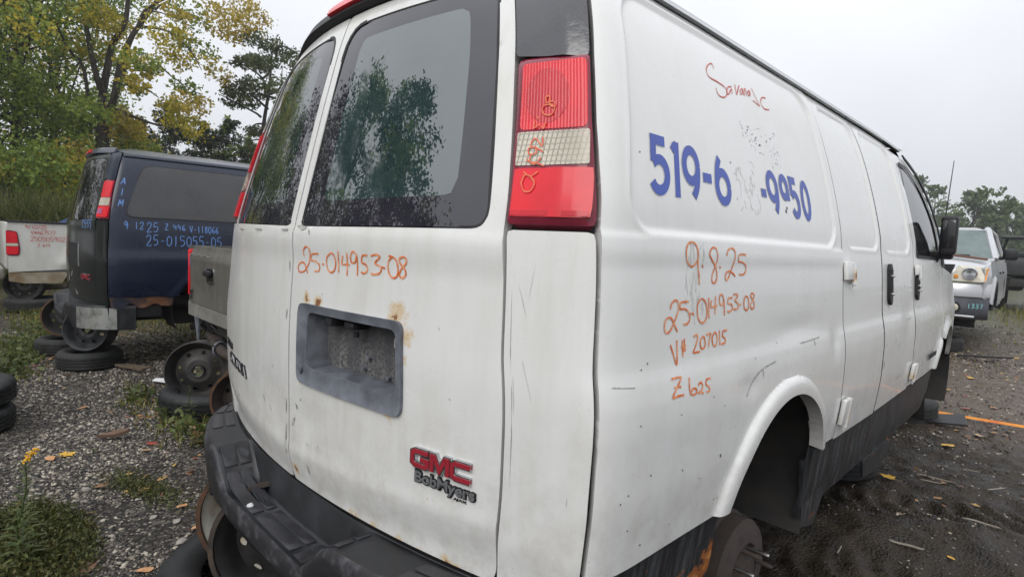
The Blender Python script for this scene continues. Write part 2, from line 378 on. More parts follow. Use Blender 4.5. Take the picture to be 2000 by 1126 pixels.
# ------------------------------------------------------------------ sheet metal cut out of the van skin
def seg_dist(P, poly):
    A = poly; B = np.roll(poly, -1, 0); best = np.full(len(P), 1e9); Q = np.zeros_like(P)
    for a, b in zip(A, B):
        ab = b-a; L = ab@ab
        if L < 1e-14: continue
        t = np.clip(((P-a)@ab)/L, 0, 1); q = a+t[:, None]*ab; d = ((P-q)**2).sum(1)
        k = d < best; best[k] = d[k]; Q[k] = q[k]
    return np.sqrt(best), Q
def inside(P, poly):
    x, y = P[:, 0], P[:, 1]; r = np.zeros(len(P), bool); j = len(poly)-1
    for i in range(len(poly)):
        (xi, yi), (xj, yj) = poly[i], poly[j]; c = (yi > y) != (yj > y)
        if c.any(): r ^= c & (x < (xj-xi)*(y-yi)/((yj-yi) if yj != yi else 1e-12)+xi)
        j = i
    return r
def panel(name, poly, mat, parent, holes=(), h=.02, disp=None, off=0.0, depth=.015, sharp=40, skin=None, hz=None, rim=None):
    """a piece of the skin: outline and holes given in (u,z); rim turned inwards by depth"""
    skin = skin or S; poly = np.asarray(poly, float); hz = hz or h
    lo, hi = poly.min(0), poly.max(0); nu = max(2, int(math.ceil((hi[0]-lo[0])/h))); nv = max(2, int(math.ceil((hi[1]-lo[1])/hz)))
    gu, gv = np.meshgrid(np.linspace(lo[0], hi[0], nu+1), np.linspace(lo[1], hi[1], nv+1)); P = np.stack([gu.ravel(), gv.ravel()], 1)
    loops = [poly]+[np.asarray(q, float) for q in holes]
    ins = inside(P, loops[0])
    for q in loops[1:]: ins &= ~inside(P, q)
    bd = np.full(len(P), 1e9); bq = P.copy()
    for q in loops:
        d, Q = seg_dist(P, q); k = d < bd; bd[k] = d[k]; bq[k] = Q[k]
    hh = min(h, hz)
    snap = (~ins) | (bd < .34*hh)
    P2 = np.where(snap[:, None], bq, P)
    core = ins & ~snap
    I = np.arange((nu+1)*(nv+1)).reshape(nv+1, nu+1)
    F = np.stack([I[:-1, :-1], I[:-1, 1:], I[1:, 1:], I[1:, :-1]], -1).reshape(-1, 4)
    near = (bd < 2.2*max(h, hz)) | ins
    F = F[near[F].all(1)]
    cen = P2[F].mean(1); ok = inside(cen, loops[0])
    for q in loops[1:]: ok &= ~inside(cen, q)
    keep = core[F].any(1) | (ok & (ins[F].sum(1) >= 2)); F = F[keep]
    used = np.unique(F); mp = np.full(len(P2), -1); mp[used] = np.arange(len(used)); P2 = P2[used]; F = mp[F]; sn = snap[used]
    V = skin(P2[:, 0], P2[:, 1]); Nn = normals(skin, P2[:, 0], P2[:, 1]); D = np.full(len(P2), off)
    if disp is not None: D = D+disp(P2[:, 0], P2[:, 1])
    V = V+Nn*D[:, None]
    faces = [list(dict.fromkeys(f)) for f in F.tolist()]; faces = [f for f in faces if len(f) > 2]
    if depth:
        cnt = {}
        for f in faces:
            for a, b in zip(f, f[1:]+f[:1]): cnt[(a, b)] = 1
        edge = [(a, b) for (a, b) in cnt if (b, a) not in cnt]
        ev = sorted({v for e in edge for v in e}); mm = {v: len(V)+i for i, v in enumerate(ev)}
        V = np.vstack([V, V[ev]-Nn[ev]*depth]); faces += [[b, a, mm[a], mm[b]] for a, b in edge]
    o = mesh_obj(name, V, faces, [mat, rim] if rim else mat, parent, sharp)
    if rim and depth: q = np.zeros(len(faces), np.int32); q[len(faces)-len(edge):] = 1; o.data.polygons.foreach_set('material_index', q)
    return o
def normals(skin, u, z):
    e = 1e-3; n = np.cross(skin(u+e, z)-skin(u-e, z), skin(u, z+e)-skin(u, z-e))
    return n/np.maximum(np.linalg.norm(n, axis=-1, keepdims=True), 1e-9)
def on_skin(u, z, off=0.0, disp=None, skin=None):
    skin = skin or S; u = np.atleast_1d(np.asarray(u, float)); z = np.atleast_1d(np.asarray(z, float))
    d = off+(disp(u, z) if disp else 0); return skin(u, z)+normals(skin, u, z)*np.reshape(d, (-1, 1))
def ring(u0, u1, z0, z1, r, n=7): return roundpoly([(u0, z0), (u1, z0), (u1, z1), (u0, z1)], r, n)
def stripe(mb, P, w, off=.0012, disp=None, smooth=5, th=0.0, closed=False, m=0, skin=None, taper=True):
    """a marker stroke / flat letter bar along the (u,z) line P"""
    P = np.asarray(P, float)
    if smooth and len(P) == 2: P = P[0]+(P[1]-P[0])*np.linspace(0, 1, 5)[:, None]
    P = smooth_line(P, smooth) if smooth else P
    T = np.gradient(P, axis=0); T /= np.maximum(np.linalg.norm(T, axis=1, keepdims=True), 1e-9)
    Nn = np.stack([-T[:, 1], T[:, 0]], 1)
    ww = np.full(len(P), w/2)
    if not smooth:                                   # mitred corners
        for i in range(len(P)):
            if closed or 0 < i < len(P)-1:
                a = P[i]-P[i-1]; b = P[(i+1) % len(P)]-P[i]; a /= np.hypot(*a); b /= np.hypot(*b)
                na, nb = np.array([-a[1], a[0]]), np.array([-b[1], b[0]]); q = na+nb; q /= max(np.hypot(*q), 1e-6); Nn[i] = q; ww[i] = w/2/max(.35, q@na)
    elif taper: ww = ww*(.8+.35*rng.random(len(P)))
    L = P+Nn*ww[:, None]; R = P-Nn*ww[:, None]; n = len(P)
    A = on_skin(L[:, 0], L[:, 1], off+th, disp, skin); B = on_skin(R[:, 0], R[:, 1], off+th, disp, skin)
    V = [v for p in zip(A, B) for v in p]; F = [[2*i+1, 2*i+3, 2*i+2, 2*i] for i in range(n-1)]
    if closed: F.append([2*n-1, 1, 0, 2*n-2])
    if th:
        A2 = on_skin(L[:, 0], L[:, 1], 0, disp, skin); B2 = on_skin(R[:, 0], R[:, 1], 0, disp, skin); b = len(V); V += [v for p in zip(A2, B2) for v in p]
        for i in range(n if closed else n-1):
            j = (i+1) % n; F += [[2*i, 2*j, b+2*j, b+2*i], [2*j+1, 2*i+1, b+2*i+1, b+2*j+1]]
        if not closed: F += [[1, 0, b, b+1], [2*n-2, 2*n-1, b+2*n-1, b+2*n-2]]
    mb.add(V, F, m)
def strokes_obj(name, strokes, w, mat, parent, disp=None, off=.0014, skin=None):
    mb = MB()
    for s in strokes: stripe(mb, np.array(s, float).reshape(-1, 2), w, off, disp, skin=skin)
    return mb.build(name, mat, parent, None)
# a plain hand for marker writing: each character in a 1 x 1.6 box
GL = {'0': [[.5,1.6,.1,1.2,.1,.4,.5,0,.9,.4,.9,1.2,.5,1.6]], '1': [[.5,1.6,.5,0]], '2': [[.1,1.2,.4,1.6,.85,1.4,.7,.8,.1,0,.95,.05]], '3': [[.1,1.5,.6,1.6,.85,1.25,.4,.85,.9,.45,.5,0,.1,.15]],
 '4': [[.2,1.6,.1,.8,.9,.8],[.7,1.3,.7,0]], '5': [[.9,1.6,.25,1.6,.2,.95,.7,.95,.9,.45,.5,0,.1,.1]], '6': [[.8,1.6,.3,1.1,.1,.4,.5,0,.9,.35,.55,.75,.15,.4]], '7': [[.1,1.6,.9,1.6,.4,0]],
 '8': [[.5,.85,.15,1.2,.5,1.6,.85,1.25,.5,.85,.1,.4,.5,0,.9,.4,.5,.85]], '9': [[.85,1.2,.5,1.6,.15,1.2,.45,.8,.85,1.15,.8,.6,.7,0]], '-': [[.25,.75,.75,.75]], '.': [[.4,.05,.55,.1]], '/': [[.2,0,.8,1.6]],
 'A': [[.05,0,.5,1.6],[.5,1.6,.95,0],[.2,.6,.8,.6]], 'I': [[.5,1.6,.5,0]], 'M': [[.05,0,.15,1.6],[.15,1.6,.5,.5],[.5,.5,.85,1.6],[.85,1.6,.95,0]], 'Z': [[.1,1.6,.9,1.6],[.9,1.6,.1,0],[.1,0,.95,0]],
 'V': [[.05,1.6,.5,0],[.5,0,.95,1.6]], '#': [[.3,.2,.4,1.4],[.65,.2,.75,1.4],[.1,.55,.9,.6],[.1,1,.9,1.05]], ' ': [], 'S': [[.9,1.4,.5,1.6,.15,1.25,.5,.85,.85,.45,.5,0,.1,.2]], 'T': [[.5,1.6,.5,0],[.05,1.6,.95,1.6]], 'O': [[.5,1.6,.1,1.2,.1,.4,.5,0,.9,.4,.9,1.2,.5,1.6]],
 'R': [[.15,0,.15,1.6],[.15,1.6,.85,1.3,.6,.85,.15,.85],[.5,.85,.95,0]], 'E': [[.9,1.6,.15,1.6],[.15,1.6,.15,0],[.15,0,.9,0],[.15,.8,.7,.8]], 'K': [[.15,0,.15,1.6],[.9,1.6,.15,.7],[.4,.9,.95,0]]}
def hand(text, u0, z0, h, adv=.75, slope=0.0, jit=.06, pitch=None):
    out = []; k = h/1.6; wk = pitch*.80 if pitch else k; step = pitch or k/adv
    for i, ch in enumerate(text):
        for st in GL[ch]:
            p = np.array(st, float).reshape(-1, 2); p = p+rng.normal(0, jit, p.shape)*.5
            out.append(np.stack([u0+p[:, 0]*wk+i*step, z0+p[:, 1]*k+slope*i*k], 1))
    return out
def text_mesh(text, bold=0.0):
    cu = bpy.data.curves.new("t", 'FONT'); cu.body = text; cu.offset = bold; cu.resolution_u = 4
    o = bpy.data.objects.new("t", cu); col.objects.link(o); bpy.context.view_layer.update()
    me = bpy.data.meshes.new_from_object(o.evaluated_get(bpy.context.evaluated_depsgraph_get()))
    V = np.array([v.co[:] for v in me.vertices]); F = [list(p.vertices) for p in me.polygons]
    bpy.data.objects.remove(o); bpy.data.curves.remove(cu); bpy.data.meshes.remove(me); return V, F
def text_part(name, text, u0, u1, z0, z1, mat, parent, off, th=.004, bold=0.0, disp=None, box=None, skin=None):
    """raised lettering fitted into a (u,z) box"""
    V, F = text_mesh(text, bold); lo, hi = V.min(0), V.max(0)
    if box is not None: lo, hi = box
    u = u0+(V[:, 0]-lo[0])/(hi[0]-lo[0])*(u1-u0); z = z0+(V[:, 1]-lo[1])/(hi[1]-lo[1])*(z1-z0)
    A = on_skin(u, z, off+th, disp, skin); B = on_skin(u, z, off, disp, skin); n = len(V); cnt = set()
    for f in F:
        for a, b in zip(f, f[1:]+f[:1]): cnt.add((a, b))
    F2 = [[b, a, a+n, b+n] for a, b in cnt if (b, a) not in cnt]
    o = mesh_obj(name, np.vstack([A, B]), F+F2, mat, parent, 30); return o, (lo, hi)
SIDE=[[1.328,1.196,1.306,1.182,1.283,1.191,1.274,1.213,1.285,1.232,1.308,1.236,1.325,1.224,1.329,1.194,1.336,1.164,1.338,1.141],[1.35,1.186,1.355,1.18],[1.422,1.214,1.415,1.226,1.396,1.225,1.383,1.212,1.396,1.198,1.418,1.181,1.424,1.159,1.414,1.144,1.401,1.146,1.399,1.16,1.412,1.179,1.423,1.197,1.424,1.214],[1.437,1.183,1.442,1.178],[1.471,1.209,1.479,1.222,1.498,1.228,1.515,1.222,1.518,1.204,1.503,1.179,1.484,1.155,1.473,1.149,1.468,1.159,1.476,1.169,1.493,1.171,1.511,1.165,1.522,1.158],[1.582,1.213,1.562,1.214,1.542,1.212,1.538,1.202,1.541,1.195,1.56,1.194,1.582,1.186,1.585,1.173,1.57,1.163,1.544,1.163],[1.213,1.091,1.219,1.103,1.234,1.109,1.244,1.104,1.247,1.089,1.235,1.069,1.215,1.045,1.198,1.041,1.191,1.05,1.192,1.064,1.202,1.072,1.217,1.071,1.231,1.056,1.244,1.04],[1.291,1.104,1.271,1.104,1.257,1.103,1.253,1.096,1.255,1.089,1.275,1.088,1.291,1.08,1.297,1.065,1.286,1.055,1.269,1.054],[1.3,1.078,1.315,1.074],[1.348,1.109,1.331,1.096,1.332,1.07,1.346,1.054,1.365,1.055,1.376,1.072,1.37,1.097,1.352,1.109],[1.383,1.11,1.386,1.061],[1.398,1.103,1.394,1.094,1.395,1.087,1.408,1.087,1.426,1.089],[1.417,1.112,1.415,1.069],[1.46,1.101,1.453,1.113,1.441,1.114,1.436,1.104,1.441,1.092,1.454,1.09,1.46,1.101,1.462,1.083,1.464,1.063],[1.506,1.105,1.495,1.105,1.484,1.104,1.482,1.092,1.5,1.089,1.507,1.079,1.493,1.071,1.478,1.073],[1.511,1.112,1.527,1.114,1.535,1.107,1.52,1.098,1.537,1.09,1.539,1.079,1.525,1.075,1.514,1.077],[1.547,1.088,1.556,1.084],[1.583,1.107,1.573,1.095,1.576,1.075,1.593,1.07,1.603,1.083,1.598,1.102,1.583,1.107],[1.623,1.114,1.613,1.106,1.629,1.095,1.637,1.079,1.624,1.071,1.613,1.08,1.627,1.095,1.637,1.107,1.623,1.114],[1.216,1.014,1.229,0.991,1.241,0.969,1.244,0.993,1.242,1.022],[1.265,1.02,1.269,0.983],[1.274,1.023,1.276,0.994],[1.261,1.006,1.281,1.006],[1.264,0.998,1.281,0.998],[1.315,1.023,1.328,1.027,1.333,1.018,1.323,1.0,1.314,0.988,1.329,0.987,1.345,0.987],[1.361,1.021,1.347,1.013,1.347,0.998,1.358,0.992,1.369,1.001,1.366,1.015,1.361,1.021],[1.374,1.024,1.386,1.024,1.395,1.024,1.39,1.013,1.384,0.994],[1.414,1.026,1.403,1.016,1.406,0.998,1.419,0.993,1.428,1.006,1.422,1.022,1.414,1.026],[1.438,1.029,1.441,0.993],[1.478,1.026,1.468,1.026,1.458,1.026,1.455,1.019,1.455,1.013,1.468,1.006,1.468,0.997,1.447,0.994],[1.214,0.942,1.233,0.942,1.253,0.94,1.233,0.921,1.214,0.903,1.237,0.903,1.26,0.902],[1.223,0.923,1.25,0.921],[1.287,0.936,1.285,0.91,1.292,0.898,1.31,0.897,1.315,0.906,1.301,0.91,1.291,0.904],[1.323,0.914,1.335,0.919,1.343,0.911,1.337,0.901,1.321,0.897,1.336,0.896,1.347,0.892],[1.383,0.922,1.372,0.922,1.362,0.921,1.359,0.911,1.373,0.903,1.374,0.894,1.359,0.893]]
RED=[[1.577,1.718,1.575,1.731,1.547,1.725,1.513,1.703,1.519,1.683,1.577,1.68,1.626,1.675,1.638,1.662,1.611,1.643,1.573,1.638,1.556,1.646,1.555,1.658],[1.685,1.687,1.657,1.681,1.633,1.661,1.646,1.658,1.68,1.68,1.675,1.664],[1.721,1.702,1.714,1.684,1.712,1.67,1.732,1.687,1.756,1.707],[1.775,1.702,1.75,1.689,1.746,1.677,1.766,1.688,1.776,1.7,1.767,1.679],[1.773,1.679,1.793,1.704,1.801,1.703,1.791,1.683],[1.829,1.708,1.808,1.696,1.807,1.686,1.822,1.695,1.832,1.706,1.823,1.687],[1.854,1.721,1.864,1.694,1.879,1.671,1.859,1.673,1.834,1.678],[1.954,1.711,1.92,1.705,1.896,1.681,1.914,1.668,1.954,1.673]]
REAR=[[0.072,1.154,0.068,1.167,0.084,1.179,0.101,1.176,0.107,1.16,0.099,1.134,0.073,1.11,0.043,1.108,0.036,1.121,0.05,1.134,0.075,1.131,0.094,1.106],[0.154,1.163,0.137,1.162,0.119,1.16,0.111,1.151,0.109,1.144,0.139,1.141,0.158,1.131,0.155,1.117,0.133,1.114],[0.17,1.137,0.181,1.135],[0.215,1.168,0.195,1.153,0.196,1.131,0.212,1.117,0.232,1.123,0.238,1.145,0.229,1.164,0.215,1.168],[0.251,1.173,0.252,1.118],[0.272,1.164,0.268,1.152,0.266,1.142,0.283,1.142,0.301,1.142],[0.29,1.173,0.291,1.114],[0.332,1.169,0.318,1.176,0.306,1.165,0.309,1.149,0.325,1.15,0.332,1.167,0.334,1.14,0.334,1.117],[0.376,1.17,0.363,1.169,0.354,1.166,0.352,1.151,0.368,1.146,0.373,1.132,0.36,1.124,0.349,1.127],[0.389,1.169,0.41,1.173,0.422,1.167,0.403,1.152,0.425,1.144,0.42,1.129,0.395,1.124,0.388,1.127],[0.428,1.144,0.44,1.142],[0.467,1.171,0.452,1.157,0.452,1.136,0.464,1.122,0.481,1.125,0.485,1.144,0.48,1.163,0.467,1.171,0.455,1.172],[0.505,1.173,0.491,1.167,0.494,1.156,0.507,1.145,0.511,1.132,0.5,1.123,0.49,1.129,0.495,1.142,0.512,1.157,0.514,1.168,0.505,1.173]]
LAMP=[[0.818,1.335,0.825,1.351,0.838,1.349,0.849,1.335,0.841,1.319,0.827,1.319,0.818,1.335],[0.822,1.358,0.838,1.349,0.855,1.358],[0.836,1.395,0.835,1.379,0.851,1.376,0.869,1.369],[0.826,1.384,0.846,1.374,0.86,1.387],[0.864,1.399,0.845,1.409,0.83,1.407,0.833,1.395,0.849,1.398,0.844,1.411],[0.862,1.431,0.861,1.411,0.847,1.427,0.837,1.423,0.835,1.409],[0.841,1.466,0.84,1.451,0.851,1.456,0.862,1.448,0.867,1.462],[0.846,1.476,0.85,1.47],[0.861,1.498,0.877,1.499,0.887,1.491,0.879,1.477,0.864,1.478,0.857,1.488,0.861,1.498],[0.865,1.517,0.874,1.517,0.875,1.507,0.867,1.504,0.865,1.517],[0.875,1.507,0.886,1.503,0.887,1.493,0.877,1.497,0.875,1.507]]
SCR=[[1.579,0.846,1.625,0.886,1.676,0.907,1.767,0.917],[1.676,0.907,1.681,0.885],[1.972,0.949,2.05,0.95,2.149,0.953],[2.097,0.947,2.101,0.931],[1.017,0.949,1.081,0.942]]
# ------------------------------------------------------------------ ground
def ground_h(x, y):
    x = np.asarray(x, float); y = np.asarray(y, float)
    mud = sstep(.1, .9, x-.0*y)*sstep(9, 5, y)                       # churned mud along the van's right side
    h = (fbm(x*1.3, y*1.3, 4, 11)-.5)*.05*(.5+mud)
    h = h+mud*((fbm(x*6, y*6, 4, 5)-.5)*.070+(fbm(x*17, y*17, 3, 15)-.5)*.026)
    # tyre tracks pressed into the mud, running past the van
    t = x*.80+y*.60; q = -x*.60+y*.80
    for q0, w in ((.15, .16), (.95, .14), (1.75, .15)):
        band = np.exp(-((q-q0-.12*np.sin(t*.9))/w)**4); lug = .5+.5*np.sin(t*2*math.pi/.13+np.sin((q-q0)*14)*1.6)
        h = h+mud*band*(-.026+.034*sstep(.35, .75, lug)*fbm(x*3, y*3, 2, 8)*1.6)
    near = np.hypot(x, y)
    return h*sstep(60, 20, near)+(fbm(x*.05, y*.05, 3, 2)-.5)*.5*sstep(12, 60, near)
def graded(lo, hi, a, b, fine, far=400):
    c = list(np.arange(a, b+1e-6, fine)); s = fine
    while c[-1] < hi: s *= 1.22; c.append(c[-1]+s)
    s = fine; pre = []; p = a
    while p > lo: s *= 1.22; p -= s; pre.append(p)
    return np.array(pre[::-1]+c)
gx = graded(-130, 130, -5.2, 3.2, .022); gy = graded(-100, 160, -.9, 4.6, .024)
GX, GY = np.meshgrid(gx, gy); GZ = ground_h(GX, GY); I_ = np.arange(GX.size).reshape(GX.shape)
Fg = np.stack([I_[:-1, :-1], I_[:-1, 1:], I_[1:, 1:], I_[1:, :-1]], -1).reshape(-1, 4)
def m_ground():
    m, nt, p = new_mat("gravel, mud and weeds"); v = nt.coord((1, 1, 1)); sp = nt.new("ShaderNodeSeparateXYZ"); nt.to(v, sp.inputs[0])
    big = nt.noise(v, .9, 5, .6); mid = nt.noise(v, 6, 5, .65); fine = nt.noise(v, 55, 5, .7)
    wob = nt.math('MULTIPLY', nt.math('SUBTRACT', big, .5), 1.6)
    # gravel: pale chips in dark wet fines
    vo = nt.new("ShaderNodeTexVoronoi", i_Scale=75.0); nt.to(v, vo.inputs['Vector'])
    vo2 = nt.new("ShaderNodeTexVoronoi", i_Scale=34.0); nt.to(v, vo2.inputs['Vector'])
    sepc = nt.new("ShaderNodeSeparateColor"); nt.to(vo.outputs['Color'], sepc.inputs[0]); sepc2 = nt.new("ShaderNodeSeparateColor"); nt.to(vo2.outputs['Color'], sepc2.inputs[0])
    chip = nt.ramp(sepc.outputs[0], [(0, (.017, .015, .013)), (.45, (.042, .036, .030)), (.7, (.11, .095, .078)), (.93, (.27, .235, .19)), (1, (.43, .39, .32))])
    chip = nt.mix(nt.rng(vo.outputs['Distance'], .35, .62), chip, (.016, .015, .014))
    grav = nt.mix(nt.rng(sepc2.outputs[0], .78, .92, 0, .5), chip, (.15, .135, .115))
    grav = nt.mix(nt.rng(mid, .45, .7, 0, .55), grav, (.030, .027, .023))
    # wet mud
    mud = nt.ramp(mid, [(.25, (.0095, .0070, .0045)), (.5, (.021, .0155, .0100)), (.75, (.046, .034, .0215))])
    mud = nt.mix(nt.rng(fine, .60, .72, 0, .7), mud, (.11, .095, .075))
    brown = nt.ramp(fine, [(.3, (.036, .026, .018)), (.55, (.092, .067, .045)), (.75, (.19, .15, .105))])
    ym = nt.math('ADD', sp.outputs['Y'], wob)
    right = nt.rng(nt.math('ADD', sp.outputs['X'], wob), -.9, .1)
    farr = nt.rng(ym, 4.3, 6.2); rightc = nt.mix(farr, mud, nt.mix(nt.rng(sepc.outputs[0], .55, .95, 0, .6), brown, grav))
    base = nt.mix(right, grav, rightc)
    # weeds and moss beyond the first stretch of gravel on the left, litter under the vehicles
    gl = nt.math('MULTIPLY', nt.rng(nt.math('ADD', ym, nt.math('MULTIPLY', sp.outputs['X'], -.22)), 1.55, 2.4), nt.rng(sp.outputs['X'], .4, -1.2))
    green = nt.ramp(fine, [(.3, (.018, .022, .008)), (.55, (.050, .060, .018)), (.75, (.12, .115, .04))])
    lit = nt.mix(nt.rng(mid, .42, .6), green, (.075, .045, .025))
    base = nt.mix(nt.math('MULTIPLY', gl, .85), base, lit)
    fr = nt.rng(ym, 11, 16); base = nt.mix(nt.math('MULTIPLY', fr, nt.rng(mid, .4, .6)), base, green)
    nt.to(base, p.inputs['Base Color'])
    nt.to(nt.mix(right, nt.rng(fine, .3, .7, .6, .9), nt.rng(mid, .35, .65, .30, .68)), p.inputs['Roughness'])
    h = nt.math('ADD', nt.math('MULTIPLY', nt.math('SUBTRACT', 1, vo.outputs['Distance']), .8), nt.math('MULTIPLY', fine, .8))
    nt.to(nt.bump(h, .8, .012), p.inputs['Normal']); p.inputs['Specular IOR Level'].default_value = .25
    return m
mGround = m_ground()
g_o = mesh_obj("ground", np.stack([GX.ravel(), GY.ravel(), GZ.ravel()], 1), Fg, mGround, None, 180); tag(g_o, kind="structure")
# ------------------------------------------------------------------ the white van
ARCH_U, ARCH_Z = 1.885, .42
FARCH_U, FARCH_Z = 4.80, .42
def arch_pts(cu, cz, r, zb, n=28):
    a0 = math.asin((zb-cz)/r); return [(cu+r*math.cos(a), cz+r*math.sin(a)) for a in np.linspace(math.pi-a0, a0, n)]
def seam_u(z): return np.interp(z, [.3, .57, .75, .95, 1.14, 1.25, 1.335, 1.446, 1.59, 1.744, 1.9], [.978, .978, .977, .984, .988, .989, .981, .971, .969, .972, .972])
def rrect_sd(u, z, u0, u1, z0, z1, r):
    cx, cz = (u0+u1)/2, (z0+z1)/2; dx = np.abs(u-cx)-(u1-u0)/2+r; dz = np.abs(z-cz)-(z1-z0)/2+r
    return np.hypot(np.maximum(dx, 0), np.maximum(dz, 0))+np.minimum(np.maximum(dx, dz), 0)-r
def waves(u, z, a=.0009): return a*(fbm(u*2.3+5, z*2.9, 3, 3)-.5)*2
def flare(u, z, cu, cz):
    rr = np.hypot(u-cu, z-cz); t = np.clip((rr-.385)/.050, 0, 1)
    return np.where(rr < .435, .018*np.sqrt(np.clip(1-t**3, 0, 1))*sstep(-.02, .35, t+.35), 0)*sstep(.50, .56, z+.04)
def win_emboss(u, z, r): return -.0075*sstep(.001, -.007, r)+.002*np.exp(-((r-.007)/.005)**2)
def side_disp(u, z):
    d = waves(u, z)+win_emboss(u, z, rrect_sd(u, z, 1.062, 2.362, 1.253, 1.812, .085))
    d = d+.004*sstep(1.252, 1.236, z)*sstep(1.17, 1.22, z)
    d = d+flare(u, z, ARCH_U, ARCH_Z)
    # knocks above the arch
    d = d-.005*np.exp(-(((u-1.60)/.07)**2+((z-.87)/.035)**2))-.006*np.exp(-(((u-2.32)/.05)**2+((z-.92)/.05)**2))-.003*np.exp(-(((u-1.95)/.2)**2+((z-1.0)/.03)**2))
    return d
def door2_disp(u, z): return waves(u, z)+win_emboss(u, z, rrect_sd(u, z, 2.50, 2.955, 1.258, 1.805, .06))
def door3_disp(u, z): return waves(u, z)+win_emboss(u, z, rrect_sd(u, z, 3.05, 3.575, 1.256, 1.80, .08))-.006*np.exp(-(((u-3.5)/.12)**2+((z-.9)/.1)**2))
def front_disp(u, z): return waves(u, z, .002)+flare(u, z, FARCH_U, FARCH_Z)
def rear_disp(u, z):
    zc = .567+.055*np.abs(u)
    d = -.016*sstep(zc+.004, zc-.10, z)+.002*np.exp(-((z-zc-.01)/.015)**2)+.006*sstep(1.238, 1.222, z)*sstep(1.13, 1.20, z)
    d = d+waves(u, z, .0012)-.006*np.exp(-(((np.abs(u)-.11)/.09)**2+((z-.69)/.07)**2))
    return d
def box_on(mb, u, z, off, d, r=.003, tilt=0.0, m=0):
    """a small block standing on the skin: d = (along u, outwards, up)"""
    p = on_skin(u, z, off)[0]; n = normals(S, np.array([u*1.0]), np.array([z*1.0]))[0]
    y = Vector(n); zz = Vector((0, 0, 1)); x = y.cross(zz).normalized(); x = -x; zz = x.cross(-y).normalized()
    R = Matrix((x, -y, zz)).transposed()
    if tilt: R = R @ Matrix.Rotation(tilt, 3, 'Y')
    mb.box(p, d, r, R, m); return mb
WG = .15
van = thing("cargo_van", "white cargo van without wheels, orange marker numbers and blue phone number on its side", "van", (0, 0, WG))

# body behind the panels, roof and floor
def build_shell(root, mat, name="body_shell", zlo=.36, front=5.1, plate=False):
    us = np.concatenate([np.arange(-front, -1.1, .1), np.linspace(-1.1, 1.1, 60), np.arange(1.2, front, .1)]); zs = np.linspace(zlo, 1.86, 24)
    U, Z = np.meshgrid(us, zs); P = on_skin(U.ravel(), Z.ravel(), -.028); I = np.arange(U.size).reshape(U.shape); F = []
    for j in range(len(zs)-1):
        for i in range(len(us)-1):
            um, zm = (us[i]+us[i+1])/2, (zs[j]+zs[j+1])/2
            if math.hypot(abs(um)-ARCH_U, zm-ARCH_Z) < .44 or math.hypot(abs(um)-FARCH_U, zm-FARCH_Z) < .44: continue
            if plate and .03 < um < .54 and .76 < zm < 1.06: continue
            if zm > 1.22 and abs(um) > 3.75 and zm > 1.22+(5.0-abs(um))*.42: continue
            F.append([I[j, i], I[j, i+1], I[j+1, i+1], I[j+1, i]])
    return mesh_obj(name, P, F, mat, root, 40)
build_shell(van, mSealGap, plate=True)
def build_roof(root, mat, front=3.35):
    n = 21; V = []; F = []; m = 10
    for j in range(m+1):
        q = j/m
        for i in range(n):
            t = -1+2*i/(n-1); x = .785*np.sign(t)*abs(t)**.9; y0 = .235+.165*x*x; y = y0+(front-y0)*q**1.8
            ztop = 1.868+.095*(1-abs(t)**3.2); zr = min(ztop, 1.925-.055*abs(t)**2)
            V.append((x, y, zr+(ztop-zr)*min(1, q*5)-.03*max(0, (y-front+.3)/.3)**2*(1-abs(t))))
    for j in range(m):
        for i in range(n-1): F.append([j*n+i, j*n+i+1, (j+1)*n+i+1, (j+1)*n+i])
    return mesh_obj("roof", V, F, mat, root, 50)
build_roof(van, mPaintS)
def build_floor(root, front=4.9):
    mb = MB(); mb.box((0, 2.55, .47), (1.5, 4.6, .10), .02); mb.box((.42, 2.5, .33), (.10, 4.7, .14), .01); mb.box((-.42, 2.5, .33), (.10, 4.7, .14), .01)
    for y in (.35, 1.9, 2.8, 3.7): mb.box((0, y, .35), (1.3, .08, .08), .01)
    mb.box((0, .35, .62), (1.72, .05, .30), .01)
    return mb.build("floor_pan", mDark, root)
build_floor(van)
def wheel_tub(root, cu, side, r=.41):
    yc = cu-.8177; V = []; F = []; n = 20; xs = [.985*side, .60*side]
    for x in xs:
        for a in np.linspace(math.pi+.5, -.5, n): V.append((x, yc+r*math.cos(a), .42+r*math.sin(a)))
    for i in range(n-1): F.append([i, i+1, n+i+1, n+i])
    F.append([n+i for i in range(n)])
    return mesh_obj("wheel_well", V, F, mDark, root, 60)
for s in (1, -1):
    wheel_tub(van, ARCH_U, s); wheel_tub(van, FARCH_U, s)
# nose: bonnet and windscreen (seen edge on from the tail)
def build_nose(root, mat, glass):
    mb = MB(); xs = np.linspace(-1, 1, 9)
    prof = [(4.05, 1.30, .93), (4.45, 1.20, .90), (4.85, 1.10, .86), (5.1, .95, .83), (5.14, .60, .83)]
    V = [(w*x, y-.10*x*x, z-.05*x*x) for (y, z, w) in prof for x in xs]; F = [[j*9+i, j*9+i+1, (j+1)*9+i+1, (j+1)*9+i] for j in range(4) for i in range(8)]
    mb.add(V, F); o = mb.build("bonnet", mat, root, 50)
    g = [(3.32, 1.86, .78), (3.6, 1.68, .83), (4.1, 1.29, .93)]
    V = [(w*x, y-.14*x*x, z) for (y, z, w) in g for x in xs]; F = [[j*9+i, j*9+i+1, (j+1)*9+i+1, (j+1)*9+i] for j in range(2) for i in range(8)]
    mesh_obj("windscreen", V, F, glass, root, 60)
build_nose(van, mPaintS, mTint)

